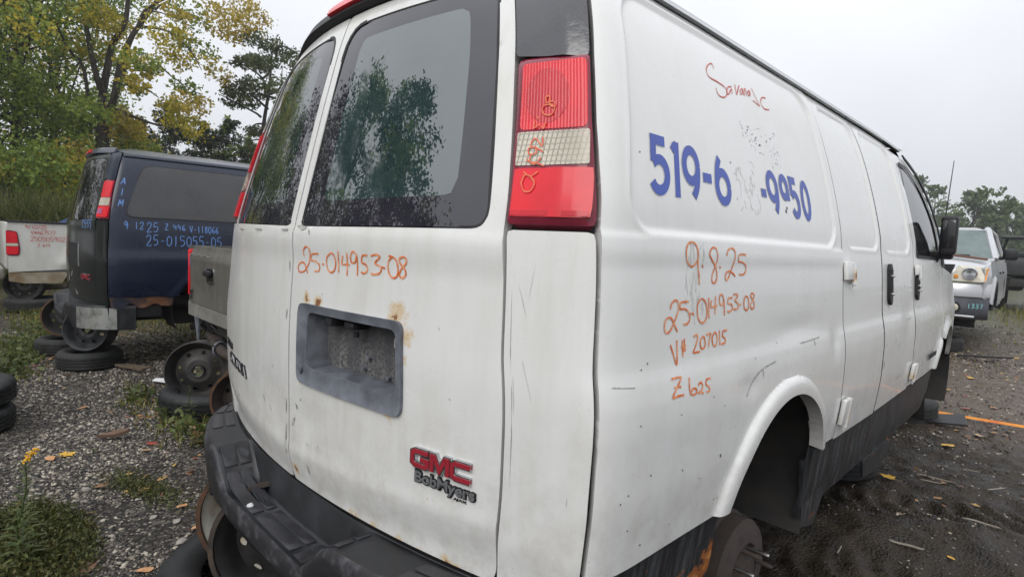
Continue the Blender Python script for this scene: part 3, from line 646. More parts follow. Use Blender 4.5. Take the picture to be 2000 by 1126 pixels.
# --- rear doors
LIC = ring(.066, .512, .797, 1.022, .028); LIN = ring(.115, .490, .846, 1.000, .022)
def gring(s, d=0.0):
    p = roundpoly([(.040-d, 1.240-d), (.738+d, 1.247-d), (.724+d, 1.60), (.716+d, 1.826+d), (.046-d, 1.826+d)], [.02, .045, 0, .05, .09]); return p*np.array([s, 1]) if s > 0 else (p*np.array([-1, 1]))[::-1]
def giring(s, d=0.0):
    p = roundpoly([(.126, 1.307), (.640, 1.318), (.634, 1.646), (.622, 1.784), (.140, 1.776)], .03); return p if s > 0 else (p*np.array([-1, 1]))[::-1]
def door_ring(s):
    e = .004
    p = roundpoly([(e, .482), (.783, .482), (.783, 1.25), (.772, 1.66), (.764, 1.872), (e, 1.872)], [.012, .03, 0, 0, .05, .01]); return p if s > 0 else (p*np.array([-1, 1]))[::-1]
def rear_door(root, s, paint, band, pane, h=.016, plate=False):
    d = panel("cargo_door", door_ring(s), paint, root, [gring(s, .004)]+([ring(.078, .500, .809, 1.010, .022)] if plate else []), h, rear_disp, 0, .03)
    sub = d
    panel("window_band", gring(s), band, sub, [giring(s)], .03, None, -.003, .004)
    panel("window_pane", giring(s), pane, sub, (), .04, None, -.0032, .004)
    mb = MB(); stripe(mb, gring(s, .003), .011, -.001, None, 0, closed=True, th=.001); mb.build("window_seal", mSealGap, sub, None)
    return d
doorR = rear_door(van, 1, mPaintR, mFrit, mFog, .014, True); doorR.name = "cargo_door"
doorL = rear_door(van, -1, mPaintR, mFritL, mFogL, .02)
# plate recess
panel("plate_frame", LIC, mGreyPl, doorR, [LIN], .012, lambda u, z: .010-.006*sstep(.0, .02, -np.minimum(0, rrect_sd(u, z, .066, .512, .797, 1.022, .028)+.0)), 0, .03)
def recess_wall():
    n = len(LIN); A = on_skin(LIN[:, 0], LIN[:, 1], .003); q = LIN*np.array([1, 1]); c = q.mean(0); q = c+(q-c)*np.array([.90, .93]); B = on_skin(q[:, 0], q[:, 1], -.062)
    return mesh_obj("recess_wall", np.vstack([A, B]), [[i, (i+1) % n, n+(i+1) % n, n+i] for i in range(n)], M("dark grey recess wall", (.060, .065, .078), .6, c2=(.13, .14, .16), scale=16), doorR, 50), q  # recess walls in a darker grey than the frame
_, LBK = recess_wall()
panel("recess_back", LBK, mRecess, doorR, (), .015, lambda u, z: .006*np.exp(-((u-.405)/.006)**2)+.012*sstep(.24, .19, u), -.062, .004)
mb = MB(); box_on(mb, .205, .984, -.03, (.034, .05, .022)); mb.build("plate_lamp", mBlack, doorR); mb = MB(); box_on(mb, .30, .985, -.03, (.040, .05, .018)); mb.tube([on_skin(.30, .968, -.03)[0], on_skin(.30, .954, -.03)[0]], .008); mb.build("plate_lamp", mBlack, doorR)
mb = MB(); box_on(mb, .455, .962, -.042, (.016, .022, .024), .002); mb.build("plate_clip", M("pale clip", (.42, .42, .40), .5), doorR)
mb = MB(); box_on(mb, .4555, .962, -.0305, (.006, .002, .006), .0); mb.build("clip_slot", mSealGap, doorR)
for (u, z) in ((.30, .868), (.40, .862), (.32, .90)):
    mb = MB(); a = Vector(on_skin(u, z, -.064)[0]); b = Vector(on_skin(u, z, -.050)[0]); mb.tube([a, b], .006, 8); mb.build("plate_bolt", mGreyPl, doorR)
mb = MB(); a = Vector(on_skin(.088, .835, .006)[0]); b = Vector(on_skin(.088, .835, .012)[0]); mb.tube([a, b], .010, 12); mb.build("frame_boss", mGreyPl, doorR)
# badges on the right-hand door: block letters, red enamel on chrome
def block_letters(name, parent, u0, u1, z0, z1, disp):
    w = (u1-u0)/3.0; H = z1-z0; t = H*.30; G1 = lambda i, P: [(u0+i*w+x*w*.90, z0+t/2+y*(H-t)) for x, y in P]
    ch = [(.96, 1), (.22, 1), (.06, .86), (.06, .14), (.22, 0), (.80, 0), (.92, .12), (.92, .46), (.52, .46)]
    strk = [G1(0, ch), G1(1, [(.07, -.12), (.07, 1), (.2, 1.0), (.5, .12), (.80, 1.0), (.93, 1), (.93, -.12)]), G1(2, [(.98, 1), (.22, 1), (.06, .86), (.06, .14), (.22, 0), (.98, 0)])]
    a = MB(); b = MB()
    for p in strk:
        stripe(a, p, t*1.18, 0, disp, 0, th=.009); stripe(b, p, t*.72, .009, disp, 0, th=.0015)
    a.build("badge_bezel", mChrome, parent, 25); b.build(name, mRedBadge, parent, 25)
block_letters("badge_letters", doorR, .552, .722, .696, .742, rear_disp)
o, bx = text_part("dealer_badge_backing", "BobMyers", .558, .730, .650, .690, mBlack, doorR, .0008, .003, .075, rear_disp)
text_part("dealer_badge", "BobMyers", .561, .727, .654, .687, mGreyBadge, doorR, .004, .0022, .022, rear_disp)
text_part("dealer_badge_town", "AJAX", .670, .706, .6475, .6545, mBlack, doorR, .0008, .002, .02, rear_disp)
text_part("model_badge", "SAVANA", -.70, -.386, .700, .742, mBlack, doorL, .0008, .004, .05, rear_disp)
text_part("model_letters", "SAVANA", -.695, -.391, .704, .738, mChrome, doorL, .005, .002, .0, rear_disp)
text_part("series_badge", "2500", -.82, -.652, .752, .779, mBlack, doorL, .0008, .004, .05, rear_disp)
strokes_obj("handwriting", REAR, .0050, mMarkO, doorR, rear_disp)
# chips and knocks in the rear paint
def chips(parent, spots, disp, mat, name="paint_chip"):
    mb = MB()
    for (u, z, w, h, a) in spots:
        n = 7; q = np.linspace(0, 2*math.pi, n, endpoint=False); rr = .6+.6*rng.random(n); x = w*rr*np.cos(q); y = h*rr*np.sin(q)
        uu = u+x*math.cos(a)-y*math.sin(a); zz = z+x*math.sin(a)+y*math.cos(a); mb.add(on_skin(uu, zz, .0012, disp), [list(range(n))])
        if len(spots) < 6: mb.build(name, mat, parent, None); mb = MB()
    if len(spots) >= 6: tag(mb.build(name, mat, parent, None), kind="stuff")
chips(doorR, [(.045, .716, .006, .012, .5), (.028, .665, .006, .017, -.5), (.07, .74, .003, .005, 0), (.115, .545, .006, .014, .2), (.11, .62, .002, .003, 0), (.17, .63, .002, .003, 0), (.045, 1.235, .028, .006, 0), (.06, 1.231, .02, .005, .1), (.50, 1.17, .0015, .003, 0), (.65, .87, .002, .002, 0), (.62, 1.02, .001, .003, 0), (.10, 1.222, .004, .012, .5), (.18, 1.055, .002, .003, 0)], rear_disp, mScratch)
chips(doorL, [(-.02, .98, .004, .02, .0), (-.018, .60, .005, .05, 0), (-.02, .70, .004, .03, 0), (-.2, .68, .002, .02, .8), (-.15, .66, .002, .016, .7), (-.06, 1.225, .03, .004, 0), (-.3, 1.222, .05, .004, 0), (-.55, 1.22, .06, .004, 0), (-.5, 1.16, .002, .003, 0), (-.02, 1.12, .003, .02, .1), (-.12, .80, .002, .006, .4)], rear_disp, mScratch)
# --- corners: lamp, black cap above, white pillar below
def corner(root, s, paint, cap, hi=True, names=("tail_lamp", "corner_cap", "corner_pillar")):
    def m(P): P = np.array(P, float); return P if s > 0 else (P*np.array([-1, 1]))[::-1]
    zz = np.linspace(1.255, 1.615, 8); lamp = roundpoly([(.788, 1.255)]+[(seam_u(z)-.006, z) for z in zz]+[(.784, 1.617)], [.012]+[.012]+[0]*6+[.02]+[.02])
    hh = .012 if hi else .04
    o = panel(names[0], m(lamp), mLampRim, root, (), hh, lambda u, z: .010*sstep(0, .016, -rrect_sd(np.abs(u), z, .785, .975, 1.255, 1.616, .02)), 0, .04)
    rib = (lambda u, z: .0005*np.sin(u*2*math.pi/.0075)) if hi else None
    ribc = (lambda u, z: .0012*np.sin(u*2*math.pi/.0085)*np.sin(z*2*math.pi/.0085)) if hi else None
    f = (.0022, .011) if hi else (.03, .03)
    panel("red_lens", m(ring(.803, .958, 1.449, 1.598, .012)), mLensR, o, (), f[0], rib, .0112, .012, 60, hz=f[1])
    panel("clear_lens", m(ring(.799, .962, 1.373, 1.444, .004)), mLensC, o, (), f[0], ribc, .0115, .012, 60, hz=.0025 if hi else .03)
    panel("red_lens", m(ring(.797, .970, 1.268, 1.367, .006)), mLensR, o, (), .02, (lambda u, z: .0025*np.exp(-((np.abs(u)-.90)/.015)**2)), .0110, .012)
    if hi:
        c = np.array([(.868+.052*math.cos(a), 1.522+.060*math.sin(a)) for a in np.linspace(0, 2*math.pi, 28, endpoint=False)])
        panel("lamp_reflector", c, mLensRin, o, (), .0022, rib, .0118, .003, 60, hz=.011)
        panel("reflex_strip", ring(.800, .966, 1.270, 1.281, .003), mLensRin, o, (), .01, None, .0122, .004)
    zc = np.linspace(1.624, 1.872, 6); capp = roundpoly([(.780, 1.624)]+[(seam_u(z)-.007, z-(.02 if i == 0 else 0)) for i, z in enumerate(zc)]+[(.770, 1.872)], [.01]+[.015]+[0]*4+[.02]+[.02])
    panel(names[1], m(capp), cap, root, (), hh, lambda u, z: .006*np.exp(-((np.abs(u)-.905)/.03)**2), .004, .03)
    zp = np.linspace(.31, 1.243, 10); pil = [(.790, .31)]+[(seam_u(z)-.0065, z) for z in zp]+[(.790, 1.243)]
    return o, panel(names[2], m(roundpoly(pil, [.01]+[.01]+[0]*8+[.012]+[.012])), paint, root, (), .016 if hi else .05, (lambda u, z: waves(u, z, .001)-.010*sstep(.60, .50, z)), 0, .03)
lampR, pilR = corner(van, 1, mPaintR, mBlackGloss); lampL, pilL = corner(van, -1, mPaintR, mBlackGloss, False)
strokes_obj("handwriting", LAMP, .0030, M("pale orange marker", (.70, .20, .09), .6, c2=(.66, .10, .05), scale=70), lampR, None, .0145)
chips(pilR, [(.805, 1.03, .0006, .10, .01), (.806, .82, .0009, .12, .0), (.84, .95, .0004, .05, .2), (.83, 1.1, .0005, .04, .3), (.85, 1.14, .0004, .05, -.2), (.93, .72, .0006, .012, 0), (.81, .9, .0005, .05, 0)], None, mScratch, "scratch")
# --- black trim and stop lamp over the doors
def header(root, mat, hi=True):
    z0, z1 = 1.876, 1.935
    o = panel("roof_trim", ring(-.80, .80, z0, z1, .015), mat, root, (), .03 if hi else .06, lambda u, z: (.026-.022*sstep(.35, .8, np.abs(u)))*np.sqrt(np.clip(1-((z-1.895)/.05)**2, 0, 1)), .0, .05)
    panel("stop_lamp", ring(-.165, .165, 1.886, 1.922, .010), mLensR, o, (), .02, lambda u, z: .030*np.sqrt(np.clip(1-((z-1.895)/.05)**2, 0, 1)), .006, .02)
header(van, mBlack)
# --- right side
sp_ = [(seam_u(z)+.004, z) for z in np.linspace(1.838, .557, 18)]+[(u, z) for u, z in arch_pts(ARCH_U, ARCH_Z, .385, .553)]+[(2.418, .553), (2.418, 1.20), (2.419, 1.838)]
sideP = panel("side_panel", sp_, mPaintS, van, (), .0062, side_disp, 0, .045)
d2 = panel("cargo_side_door", roundpoly([(2.436, .540), (2.998, .540), (2.988, 1.25), (2.983, 1.838), (2.434, 1.838)], .01), mPaintS, van, (), .008, door2_disp, -.003, .025, rim=mSealGap)  # black rims paint gap shade onto the side doors' white edges
d3 = panel("cargo_side_door", roundpoly([(3.016, .542), (3.640, .556), (3.640, 1.25), (3.640, 1.828), (2.998, 1.838)], [.01, .01, 0, .05, .01]), mPaintS, van, (), .008, door3_disp, -.004, .025, rim=mSealGap)
fw = roundpoly([(3.735, 1.243), (4.44, 1.236), (4.40, 1.44), (4.20, 1.63), (3.96, 1.735), (3.735, 1.745)], [.02, .02, .05, .08, .06, .06])
fd = [(3.652, .562)]+[(u, z) for u, z in arch_pts(FARCH_U, FARCH_Z, .385, .565) if u < 4.53]+[(4.54, 1.0), (4.53, 1.20), (4.47, 1.45), (4.25, 1.665), (3.99, 1.790), (3.652, 1.805)]
fdo = panel("front_door", fd, mPaintS, van, [fw], .016, front_disp, -.005, .025, rim=mSealGap)
panel("window_pane", fw, mTint, fdo, (), .05, None, -.008, .006)
mb = MB(); stripe(mb, fw, .016, -.004, None, 0, closed=True, th=.004); mb.build("window_seal", mSealGap, fdo, None)
mb = MB(); stripe(mb, [(4.505, 1.20), (4.45, 1.45), (4.23, 1.68), (3.98, 1.80)], .03, .0, None, 6, th=.008); mb.build("pillar_trim", mBlack, van, None)
fe = [(u, z) for u, z in arch_pts(FARCH_U, FARCH_Z, .385, .565) if u > 4.545]+[(5.35, .57), (5.55, .70), (5.5, 1.02), (5.1, 1.14), (4.55, 1.185), (4.552, 1.0)]
panel("wing", fe, mPaintS, van, (), .03, front_disp, 0, .025)
# sills below the white paint
def sill(u0, u1, zt, name="sill", h=.03, zb=.27): return panel(name, [(u0, zb), (u1, zb+.01), (u1, zt), (u0, zt)], mSill, van, (), h, lambda u, z: -.010+.006*(fbm(u*7, z*9, 3, 9)-.5)-.012*sstep(.42, .27, z), 0, .02)
sill(.985, 1.52, .551, zb=.26); sill(2.245, 2.418, .547, zb=.285); sill(2.428, 3.005, .536, zb=.285); sill(3.010, 4.43, .548, zb=.30)
# hanging shreds of liner and mud flap
def hang(name, P, th=.006):
    mb = MB(); mb.prism(P, (-.012, 0, 0)); return mb.build(name, mSill, van)
hang("mud_flap", [(.985, 1.40, .50), (.98, 1.45, .24), (.975, 1.60, .20), (.98, 1.68, .30), (.985, 1.66, .5)])
hang("mud_flap", [(.985, 2.22, .30), (.98, 2.26, .21), (.97, 2.55, .17), (.975, 2.74, .20), (.985, 2.72, .30)])
# roof gutter
def gutter(root, mat):
    us = np.concatenate([np.linspace(.985, 1.1, 6), np.arange(1.2, 3.95, .1)]); zf = lambda u: 1.845-.0*u-.020*np.clip((u-3.2)/.7, 0, 1)**2
    sec = [(-.012, .000), (.006, -.006), (.016, -.002), (.018, .020), (.008, .028), (-.03, .030)]; V = []; F = []; k = len(sec)
    for u in us:
        for (o_, dz) in sec: V.append(on_skin(u, zf(u)+dz, 0)[0]+normals(S, np.array([u]), np.array([1.7]))[0]*np.array([1, 1, 0])*o_)
    for i in range(len(us)-1):
        for j in range(k-1): F.append([i*k+j, (i+1)*k+j, (i+1)*k+j+1, i*k+j+1])
    return mesh_obj("rain_gutter", V, F, mat, root, 60)
gutter(van, M("wet grey gutter", (.12, .135, .14), .25, c2=(.17, .18, .19), scale=5, coat=.5))
# phone number: bold vinyl digits, some peeled away
def vinyl(parent):
    t = .0235
    def put(u0, u1, z0, z1, strk, w=None):
        a = MB(); e = MB()
        for p, sm in strk:
            q = np.array(p, float); q = np.stack([u0+t/2+q[:, 0]*(u1-u0-t), z0+t/2+q[:, 1]*(z1-z0-t)], 1)
            stripe(a, q, w or t, .0014, side_disp, sm, taper=False); stripe(e, q, (w or t)+.003, .0008, side_disp, sm, taper=False)
        nm = "hyphen" if strk is dash else "digit"; o = a.build(nm, mDecal, parent, None); e.build("lettering_edge", mDecalEdge, parent, None)
    oval = lambda cx, cy, rx, ry, a0=0, a1=360, n=18: [(cx+rx*math.cos(math.radians(x)), cy+ry*math.sin(math.radians(x))) for x in np.linspace(a0, a1, n)]
    five = [([(.86, 1), (.10, 1), (.10, .55)], 0), ([(.10, .52)]+oval(.48, .30, .50, .31, 118, -150, 16), 3)]
    nine = [(oval(.5, .66, .50, .34), 3), ([(1.0, .66), (.97, .45), (.86, .2), (.62, -.02)], 4)]
    six = [(oval(.5, .34, .50, .34), 3), ([(0, .34), (.03, .55), (.14, .8), (.38, 1.02)], 4)]
    zero = [(oval(.5, .5, .48, .5, 0, 360, 24), 3)]; dash = [([(-.25, .5), (1.25, .5)], 0)]
    put(1.133, 1.222, 1.335, 1.469, five); put(1.223, 1.271, 1.335, 1.467, [([(0, .88), (.35, .97), (.80, 1.02)], 0), ([(.80, 1.09), (.80, -.09)], 0)])
    put(1.277, 1.368, 1.335, 1.467, nine); put(1.378, 1.432, 1.384, 1.410, dash); put(1.446, 1.540, 1.335, 1.467, six)
    put(1.742, 1.789, 1.380, 1.406, dash); put(1.793, 1.881, 1.335, 1.467, nine); put(1.893, 1.969, 1.384, 1.467, [(oval(.5, .5, .5, .5), 3), ([(1, .5), (1.0, -.15)], 0)])
    put(1.973, 2.055, 1.335, 1.467, five); put(2.070, 2.156, 1.333, 1.467, zero)
vinyl(sideP)
mb = MB()
for _ in range(26):
    u_ = 1.56+.16*rng.random(); z_ = 1.345+.12*rng.random(); a_ = rng.random()*6.3; q_ = [(u_+.016*math.cos(a_+t), z_+.024*math.sin(a_+t)) for t in np.linspace(0, .8+1.5*rng.random(), 6)]; stripe(mb, q_, .0012+.0012*rng.random(), .0008, side_disp, 3)
tag(mb.build("glue_residue", M("grey glue ghost", (.61, .62, .61), .6, c2=(.66, .67, .66), scale=70), sideP, None), kind="stuff")
fl = [(1.68+.27*rng.random(), 0, .0012+.0028*rng.random()**3, .001+.0022*rng.random()**2, rng.random()*3) for _ in range(95)]
fl = [(u, 1.565-.10*(u-1.68)/.27*.55+(.018+.02*(u-1.68)/.27)*rng.normal(), w, h, a) for (u, _, w, h, a) in fl]+[(1.80, 1.536, .007, .004, .2), (1.922, 1.352, .006, .006, .4), (1.932, 1.362, .005, .005, .1), (1.56, 1.455, .003, .003, 0), (1.575, 1.36, .002, .003, 0), (1.10, 1.42, .002, .003, 0)]
chips(sideP, fl, side_disp, mFleck, "decal_flecks")
for a, b in ((0, 6), (6, 19), (19, 30), (30, 35)): strokes_obj("handwriting", SIDE[a:b], .0048, mMarkO, sideP, side_disp)
strokes_obj("handwriting", RED, .0036, mMarkR, sideP, side_disp)
strokes_obj("scratch", SCR[:4], .0042, mScratch, sideP, side_disp, .0010); strokes_obj("scratch", SCR[4:], .0022, mScratch, sideP, side_disp, .0010)
mb = MB()
for _ in range(60):
    u_ = 1.275+.085*rng.random(); z_ = 1.24-.16*rng.random()**1.3; L_ = .008+.035*rng.random()**2; stripe(mb, [(u_, z_), (u_+.003*rng.normal(), z_-L_)], .0012+.0014*rng.random(), .0007, side_disp, 3)
tag(mb.build("dirt_runs", M("grey-green dirt runs", (.50, .53, .50), .6, c2=(.60, .62, .60), scale=60), sideP, None), kind="stuff")
chips(sideP, [(1.02+1.3*rng.random(), .6+.5*rng.random()**1.6, .0022, .0022, 0) for _ in range(26)]+[(1.45, .72, .004, .006, 0), (1.27, .73, .003, .003, 0), (1.25, .86, .003, .002, 0)], side_disp, M("stone chip", (.05, .045, .04), .7), "paint_chip")
# hinges and handles
def hinge(u, z, w, h):
    mb = MB(); box_on(mb, u+w/2, z, .008, (w, .016, h), .004); a = on_skin(u+w+.004, z-h/2-.018, .010)[0]; b = on_skin(u+w+.004, z+h/2, .010)[0]; mb.tube([a, b], .011, 10)
    mb.tube([on_skin(u+w+.004, z-h/2-.018, .010)[0], on_skin(u+w+.004, z-h/2-.03, .010)[0]], .006, 8); return mb.build("hinge", mPaintH, van)
hinge(2.424, 1.170, .090, .068); hinge(2.430, .650, .060, .095); hinge(3.640, 1.172, .055, .05); hinge(3.620, .650, .05, .08)
def handle(u, z0, z1, w=.034):
    o = panel("door_handle", roundpoly([(u, z0+.03), (u+w*.6, z0), (u+w, z0+.03), (u+w, z1-.02), (u+w*.5, z1), (u, z1-.02)], .014), mBlack, van, (), .008, None, .010, .012)
    mb = MB(); stripe(mb, [(u+w*.5, z0+.05), (u+w*.5, z1-.03)], .012, .010, None, 0, th=.006); mb.build("handle_pull", mBlackGloss, o)
    for z in (z1-.06, z0+.055):
        m2 = MB(); m2.tube([on_skin(u+w*.4, z, .01)[0], on_skin(u+w*.4, z, .022)[0]], .006, 8); m2.build("handle_screw", mSteel, o)
handle(3.085, 1.010, 1.205, .05); handle(3.662, 1.010, 1.150, .05)
text_part("side_badge", "2500", 4.08, 4.34, .660, .690, mBlack, fdo, .001, .004, .03, front_disp)
chips(d3, [(3.5, .93, .05, .003, .1), (3.35, .66, .06, .003, .2), (3.02, .76, .006, .03, 0), (2.99, .93, .004, .004, 0)], door3_disp, mScratch, "scratch")
chips(fdo, [(3.66, .74, .006, .03, 0), (3.75, .98, .02, .003, 0)], front_disp, mScratch, "scratch")
# mirror and aerial
mb = MB(); mb.box((1.035, 3.46, 1.378), (.082, .07, .225), .02, seg=3); o = mb.build("door_mirror", mBlack, van)
mb = MB(); mb.box((1.00, 3.50, 1.262), (.12, .05, .05), .015); mb.tube([(.97, 3.50, 1.24), (.90, 3.56, 1.22)], .03); mb.build("mirror_arm", mBlack, o)
mb = MB(); mb.box((1.036, 3.423, 1.385), (.062, .006, .16), .003); mb.build("mirror_glass", mTint, o)
mb = MB(); mb.tube([(.90, 4.16, 1.15), (.90, 4.19, 1.50), (.90, 4.30, 1.93)], [.006, .0045, .0025], 6); mb.box((.90, 4.16, 1.15), (.04, .04, .05), .01); mb.build("aerial", mBlack, van)
# --- rear bumper
BO = np.array([(0, -.106), (.30, -.105), (.45, -.098), (.58, -.075), (.70, -.035), (.80, .012), (.88, .072), (.94, .15), (.985, .25), (1.005, .36)])
BI = np.array([(0, .012), (.30, .022), (.45, .042), (.58, .064), (.70, .090), (.80, .115), (.87, .14), (.915, .19), (.94, .27), (.955, .36)])
def bz(t):
    """top height of the bumper along its length t in 0..1 (each side), step in the middle"""
    x = np.interp(t, np.linspace(0, 1, 10), BO[:, 0]); return .355+.115*sstep(.26, .42, x)
def bumper(root, mat, scuff, edge=True):
    ts = np.unique(np.concatenate([np.linspace(-1, 1, 61), [-.30, -.28, -.33, .30, .28, .33]])); sec_n = 0; V = []; F = []
    for t in ts:
        s = 1 if t >= 0 else -1; tt = abs(t)*9; oo = np.array([np.interp(tt, range(10), BO[:, 0])*s, np.interp(tt, range(10), BO[:, 1])]); ii = np.array([np.interp(tt, range(10), BI[:, 0])*s, np.interp(tt, range(10), BI[:, 1])])
        zt = float(bz(abs(t))); lo = .275 if abs(t) < .3 else .25
        sec = [(-.02, .47), (.0, .468), (.035, zt+.008 if zt < .46 else .470), (.10, zt), (.80, zt), (.90, zt+.004), (.97, zt-.006), (1.0, zt-.026), (.99, zt-.052), (.93, max(lo, zt-.075) if zt < .4 else .33), (.86, lo), (.2, lo)]
        for a, z in sec: p = ii+(oo-ii)*a; V.append((p[0], p[1], z))
        sec_n = len(sec)
    for i in range(len(ts)-1):
        for j in range(sec_n-1): F.append([i*sec_n+j, i*sec_n+j+1, (i+1)*sec_n+j+1, (i+1)*sec_n+j][::-1])
    o = mesh_obj("rear_bumper", V, F, [mat, scuff], root, 50)
    mi = np.zeros(len(F), np.int32)
    for q in range(len(F)):
        if q % (sec_n-1) in (5, 6, 7): mi[q] = 1
    o.data.polygons.foreach_set("material_index", mi); return o
bump_o = bumper(van, mBumper, mScuff)
def bpt(t, a, dz=.0):
    s = 1 if t >= 0 else -1; tt = abs(t)*9; oo = np.array([np.interp(tt, range(10), BO[:, 0])*s, np.interp(tt, range(10), BO[:, 1])]); ii = np.array([np.interp(tt, range(10), BI[:, 0])*s, np.interp(tt, range(10), BI[:, 1])]); p = ii+(oo-ii)*a; return (p[0], p[1], float(bz(abs(t)))+dz)
def pad(t0, t1, a0, a1, mat=mPad, dz=.0035):
    P = roundpoly([(t0, a0), (t1, a0), (t1, a1), (t0, a1)], min(.12*abs(a1-a0), .25*abs(t1-t0)), 4); c = P.mean(0)
    n = len(P); V = [bpt(t, a, -.002) for t, a in P]+[bpt(t, a, dz) for t, a in P]+[bpt(*(c+(p-c)*.94), dz+.001) for p in P]
    mesh_obj("step_pad", V, [[i, (i+1) % n, n+(i+1) % n, n+i] for i in range(n)]+[[n+i, n+(i+1) % n, 2*n+(i+1) % n, 2*n+i] for i in range(n)]+[[2*n+i for i in range(n)]], mat, bump_o, 30)
for (a0, a1) in ((.16, .44), (.50, .80)):
    for t0, t1 in ((-.92, -.82), (-.80, -.70), (-.68, -.56), (-.54, -.37)): pad(t0, t1, a0, a1); pad(-t1, -t0, a0, a1)
for (a0, a1) in ((.14, .42), (.47, .80)):
    for t0, t1 in ((-.205, -.145), (-.135, -.035), (-.025, .065), (.075, .145), (.155, .205)): pad(t0, t1, a0, a1)
for k in range(4): pad(-.12+.0, -.04, .16+.065*k, .19+.065*k, mBumper, .0075)
mb = MB(); c = Vector(bpt(-.055, .66, .004)); mb.lathe([(0, .008), (.004, .008), (.006, .005), (.011, .004), (.013, 0)], 14, c=c); mb.build("bumper_bolt", M("white bolt cap", (.7, .7, .7), .4), bump_o)
# --- rear axle: drum with studs on the right, both ends hang without wheels
mb = MB(); mb.tube([(-.86, 1.10, .17), (-.2, 1.10, .18), (-.14, 1.10, .18), (.14, 1.10, .18), (.2, 1.10, .18), (.80, 1.10, .18)], [.045, .05, .14, .14, .05, .045], 16); mb.build("rear_axle", mRust, van)
def drum(s):
    o = MB().lathe([(.03, -.05), (.175, -.05), (.182, -.045), (.182, .0), (.172, .006), (.170, .055), (.160, .068), (.10, .072), (.095, .060), (.06, .060), (.055, .085), (.03, .09), (.0, .09)], 44, (s, 0, 0), (.855*s, 1.10, .18)).build("brake_drum", mRust, van, 30)
    MB().lathe([(.098, .0725), (.150, .0705), (.158, .0685), (.158, .066), (.098, .066)], 40, (s, 0, 0), (.8555*s, 1.10, .18), close=True).build("drum_face", mDrum, o, 40)
    for k in range(8):
        a = 2*math.pi*k/8+.2; y, z = 1.10+.082*math.cos(a), .18+.082*math.sin(a); m2 = MB(); m2.tube([(.915*s, y, z), (.96*s, y, z), (.98*s, y, z), (.987*s, y, z)], [.0075, .0075, .007, .005], 8); m2.build("wheel_stud", mSteel if k % 2 else mRust, o)
drum(1); drum(-1)
mb = MB()
for s in (1, -1):
    mb.box((.55*s, 1.1, .30), (.07, 1.3, .03), .01); mb.tube([(.60*s, 1.18, .2), (.62*s, 1.30, .60)], .025, 8); mb.tube([(.78*s, 1.02, .25), (.70*s, .95, .36), (.66*s, .96, .45), (.7*s, .9, .52)], .008, 6)
mb.build("leaf_spring", mRust, van)
# left side, roughly: one plain panel with the arches cut
lp = [(-seam_u(z)-.004, z) for z in np.linspace(1.838, .557, 10)]+[(-u, z) for u, z in arch_pts(ARCH_U, ARCH_Z, .385, .553, 16)]+[(-u, z) for u, z in arch_pts(FARCH_U, FARCH_Z, .385, .553, 16)]+[(-5.5, .6), (-5.5, 1.05), (-4.55, 1.19), (-3.95, 1.80), (-3.6, 1.838)]
panel("side_panel", np.array(lp)[::-1], mPaintS, van, (), .05, None, 0, .02)
panel("sill", np.array([(-4.4, .28), (-1.0, .28), (-1.0, .55), (-4.4, .55)]), mSill, van, (), .1, None, -.01, .02)
# ------------------------------------------------------------------ loose tyres and rims
def aim(axis): return Vector(axis).normalized().to_track_quat('Z', 'Y').to_euler()
_ty = {}
def tyre(label, loc, R=.36, w=.22, axis=(0, 0, 1), mat=None, group="loose tyres", ri=None):
    ri = ri or R*.60; key = (R, w, ri, (mat or mTyre).name)
    if key not in _ty:
        h = w/2; n = 84
        prof = [(ri, -h*.62), (ri+.012, -h*.80), (ri+(R-ri)*.35, -h*1.02), (ri+(R-ri)*.62, -h*1.05), (R-.022, -h*.90), (R-.006, -h*.74)]
        for k in range(4):
            a = -h*.70+k*(h*1.40/4); b = a+h*1.40/4-.012; prof += [(R, a+.002), (R, b), (R-.008, b+.002), (R-.008, b+.010)]
        prof = prof[:-2]+[(R-.006, h*.74), (R-.022, h*.90), (ri+(R-ri)*.62, h*1.05), (ri+(R-ri)*.35, h*1.02), (ri+.012, h*.80), (ri, h*.62), (ri+.03, h*.55), (R-.03, h*.55), (R-.03, -h*.55), (ri+.03, -h*.55)]
        m = MB().lathe(prof, n, mod=lambda i, j: (-.006 if (i % 3 == 0 and 5 <= j <= 20) else 0), close=True); key_o = m.build("tyre", mat or mTyre, None, 40); _ty[key] = key_o; o = key_o
    else: o = _ty[key].copy(); link(o)
    o.location = loc; o.rotation_euler = aim(axis); return tag(o, label, "tyre", group)
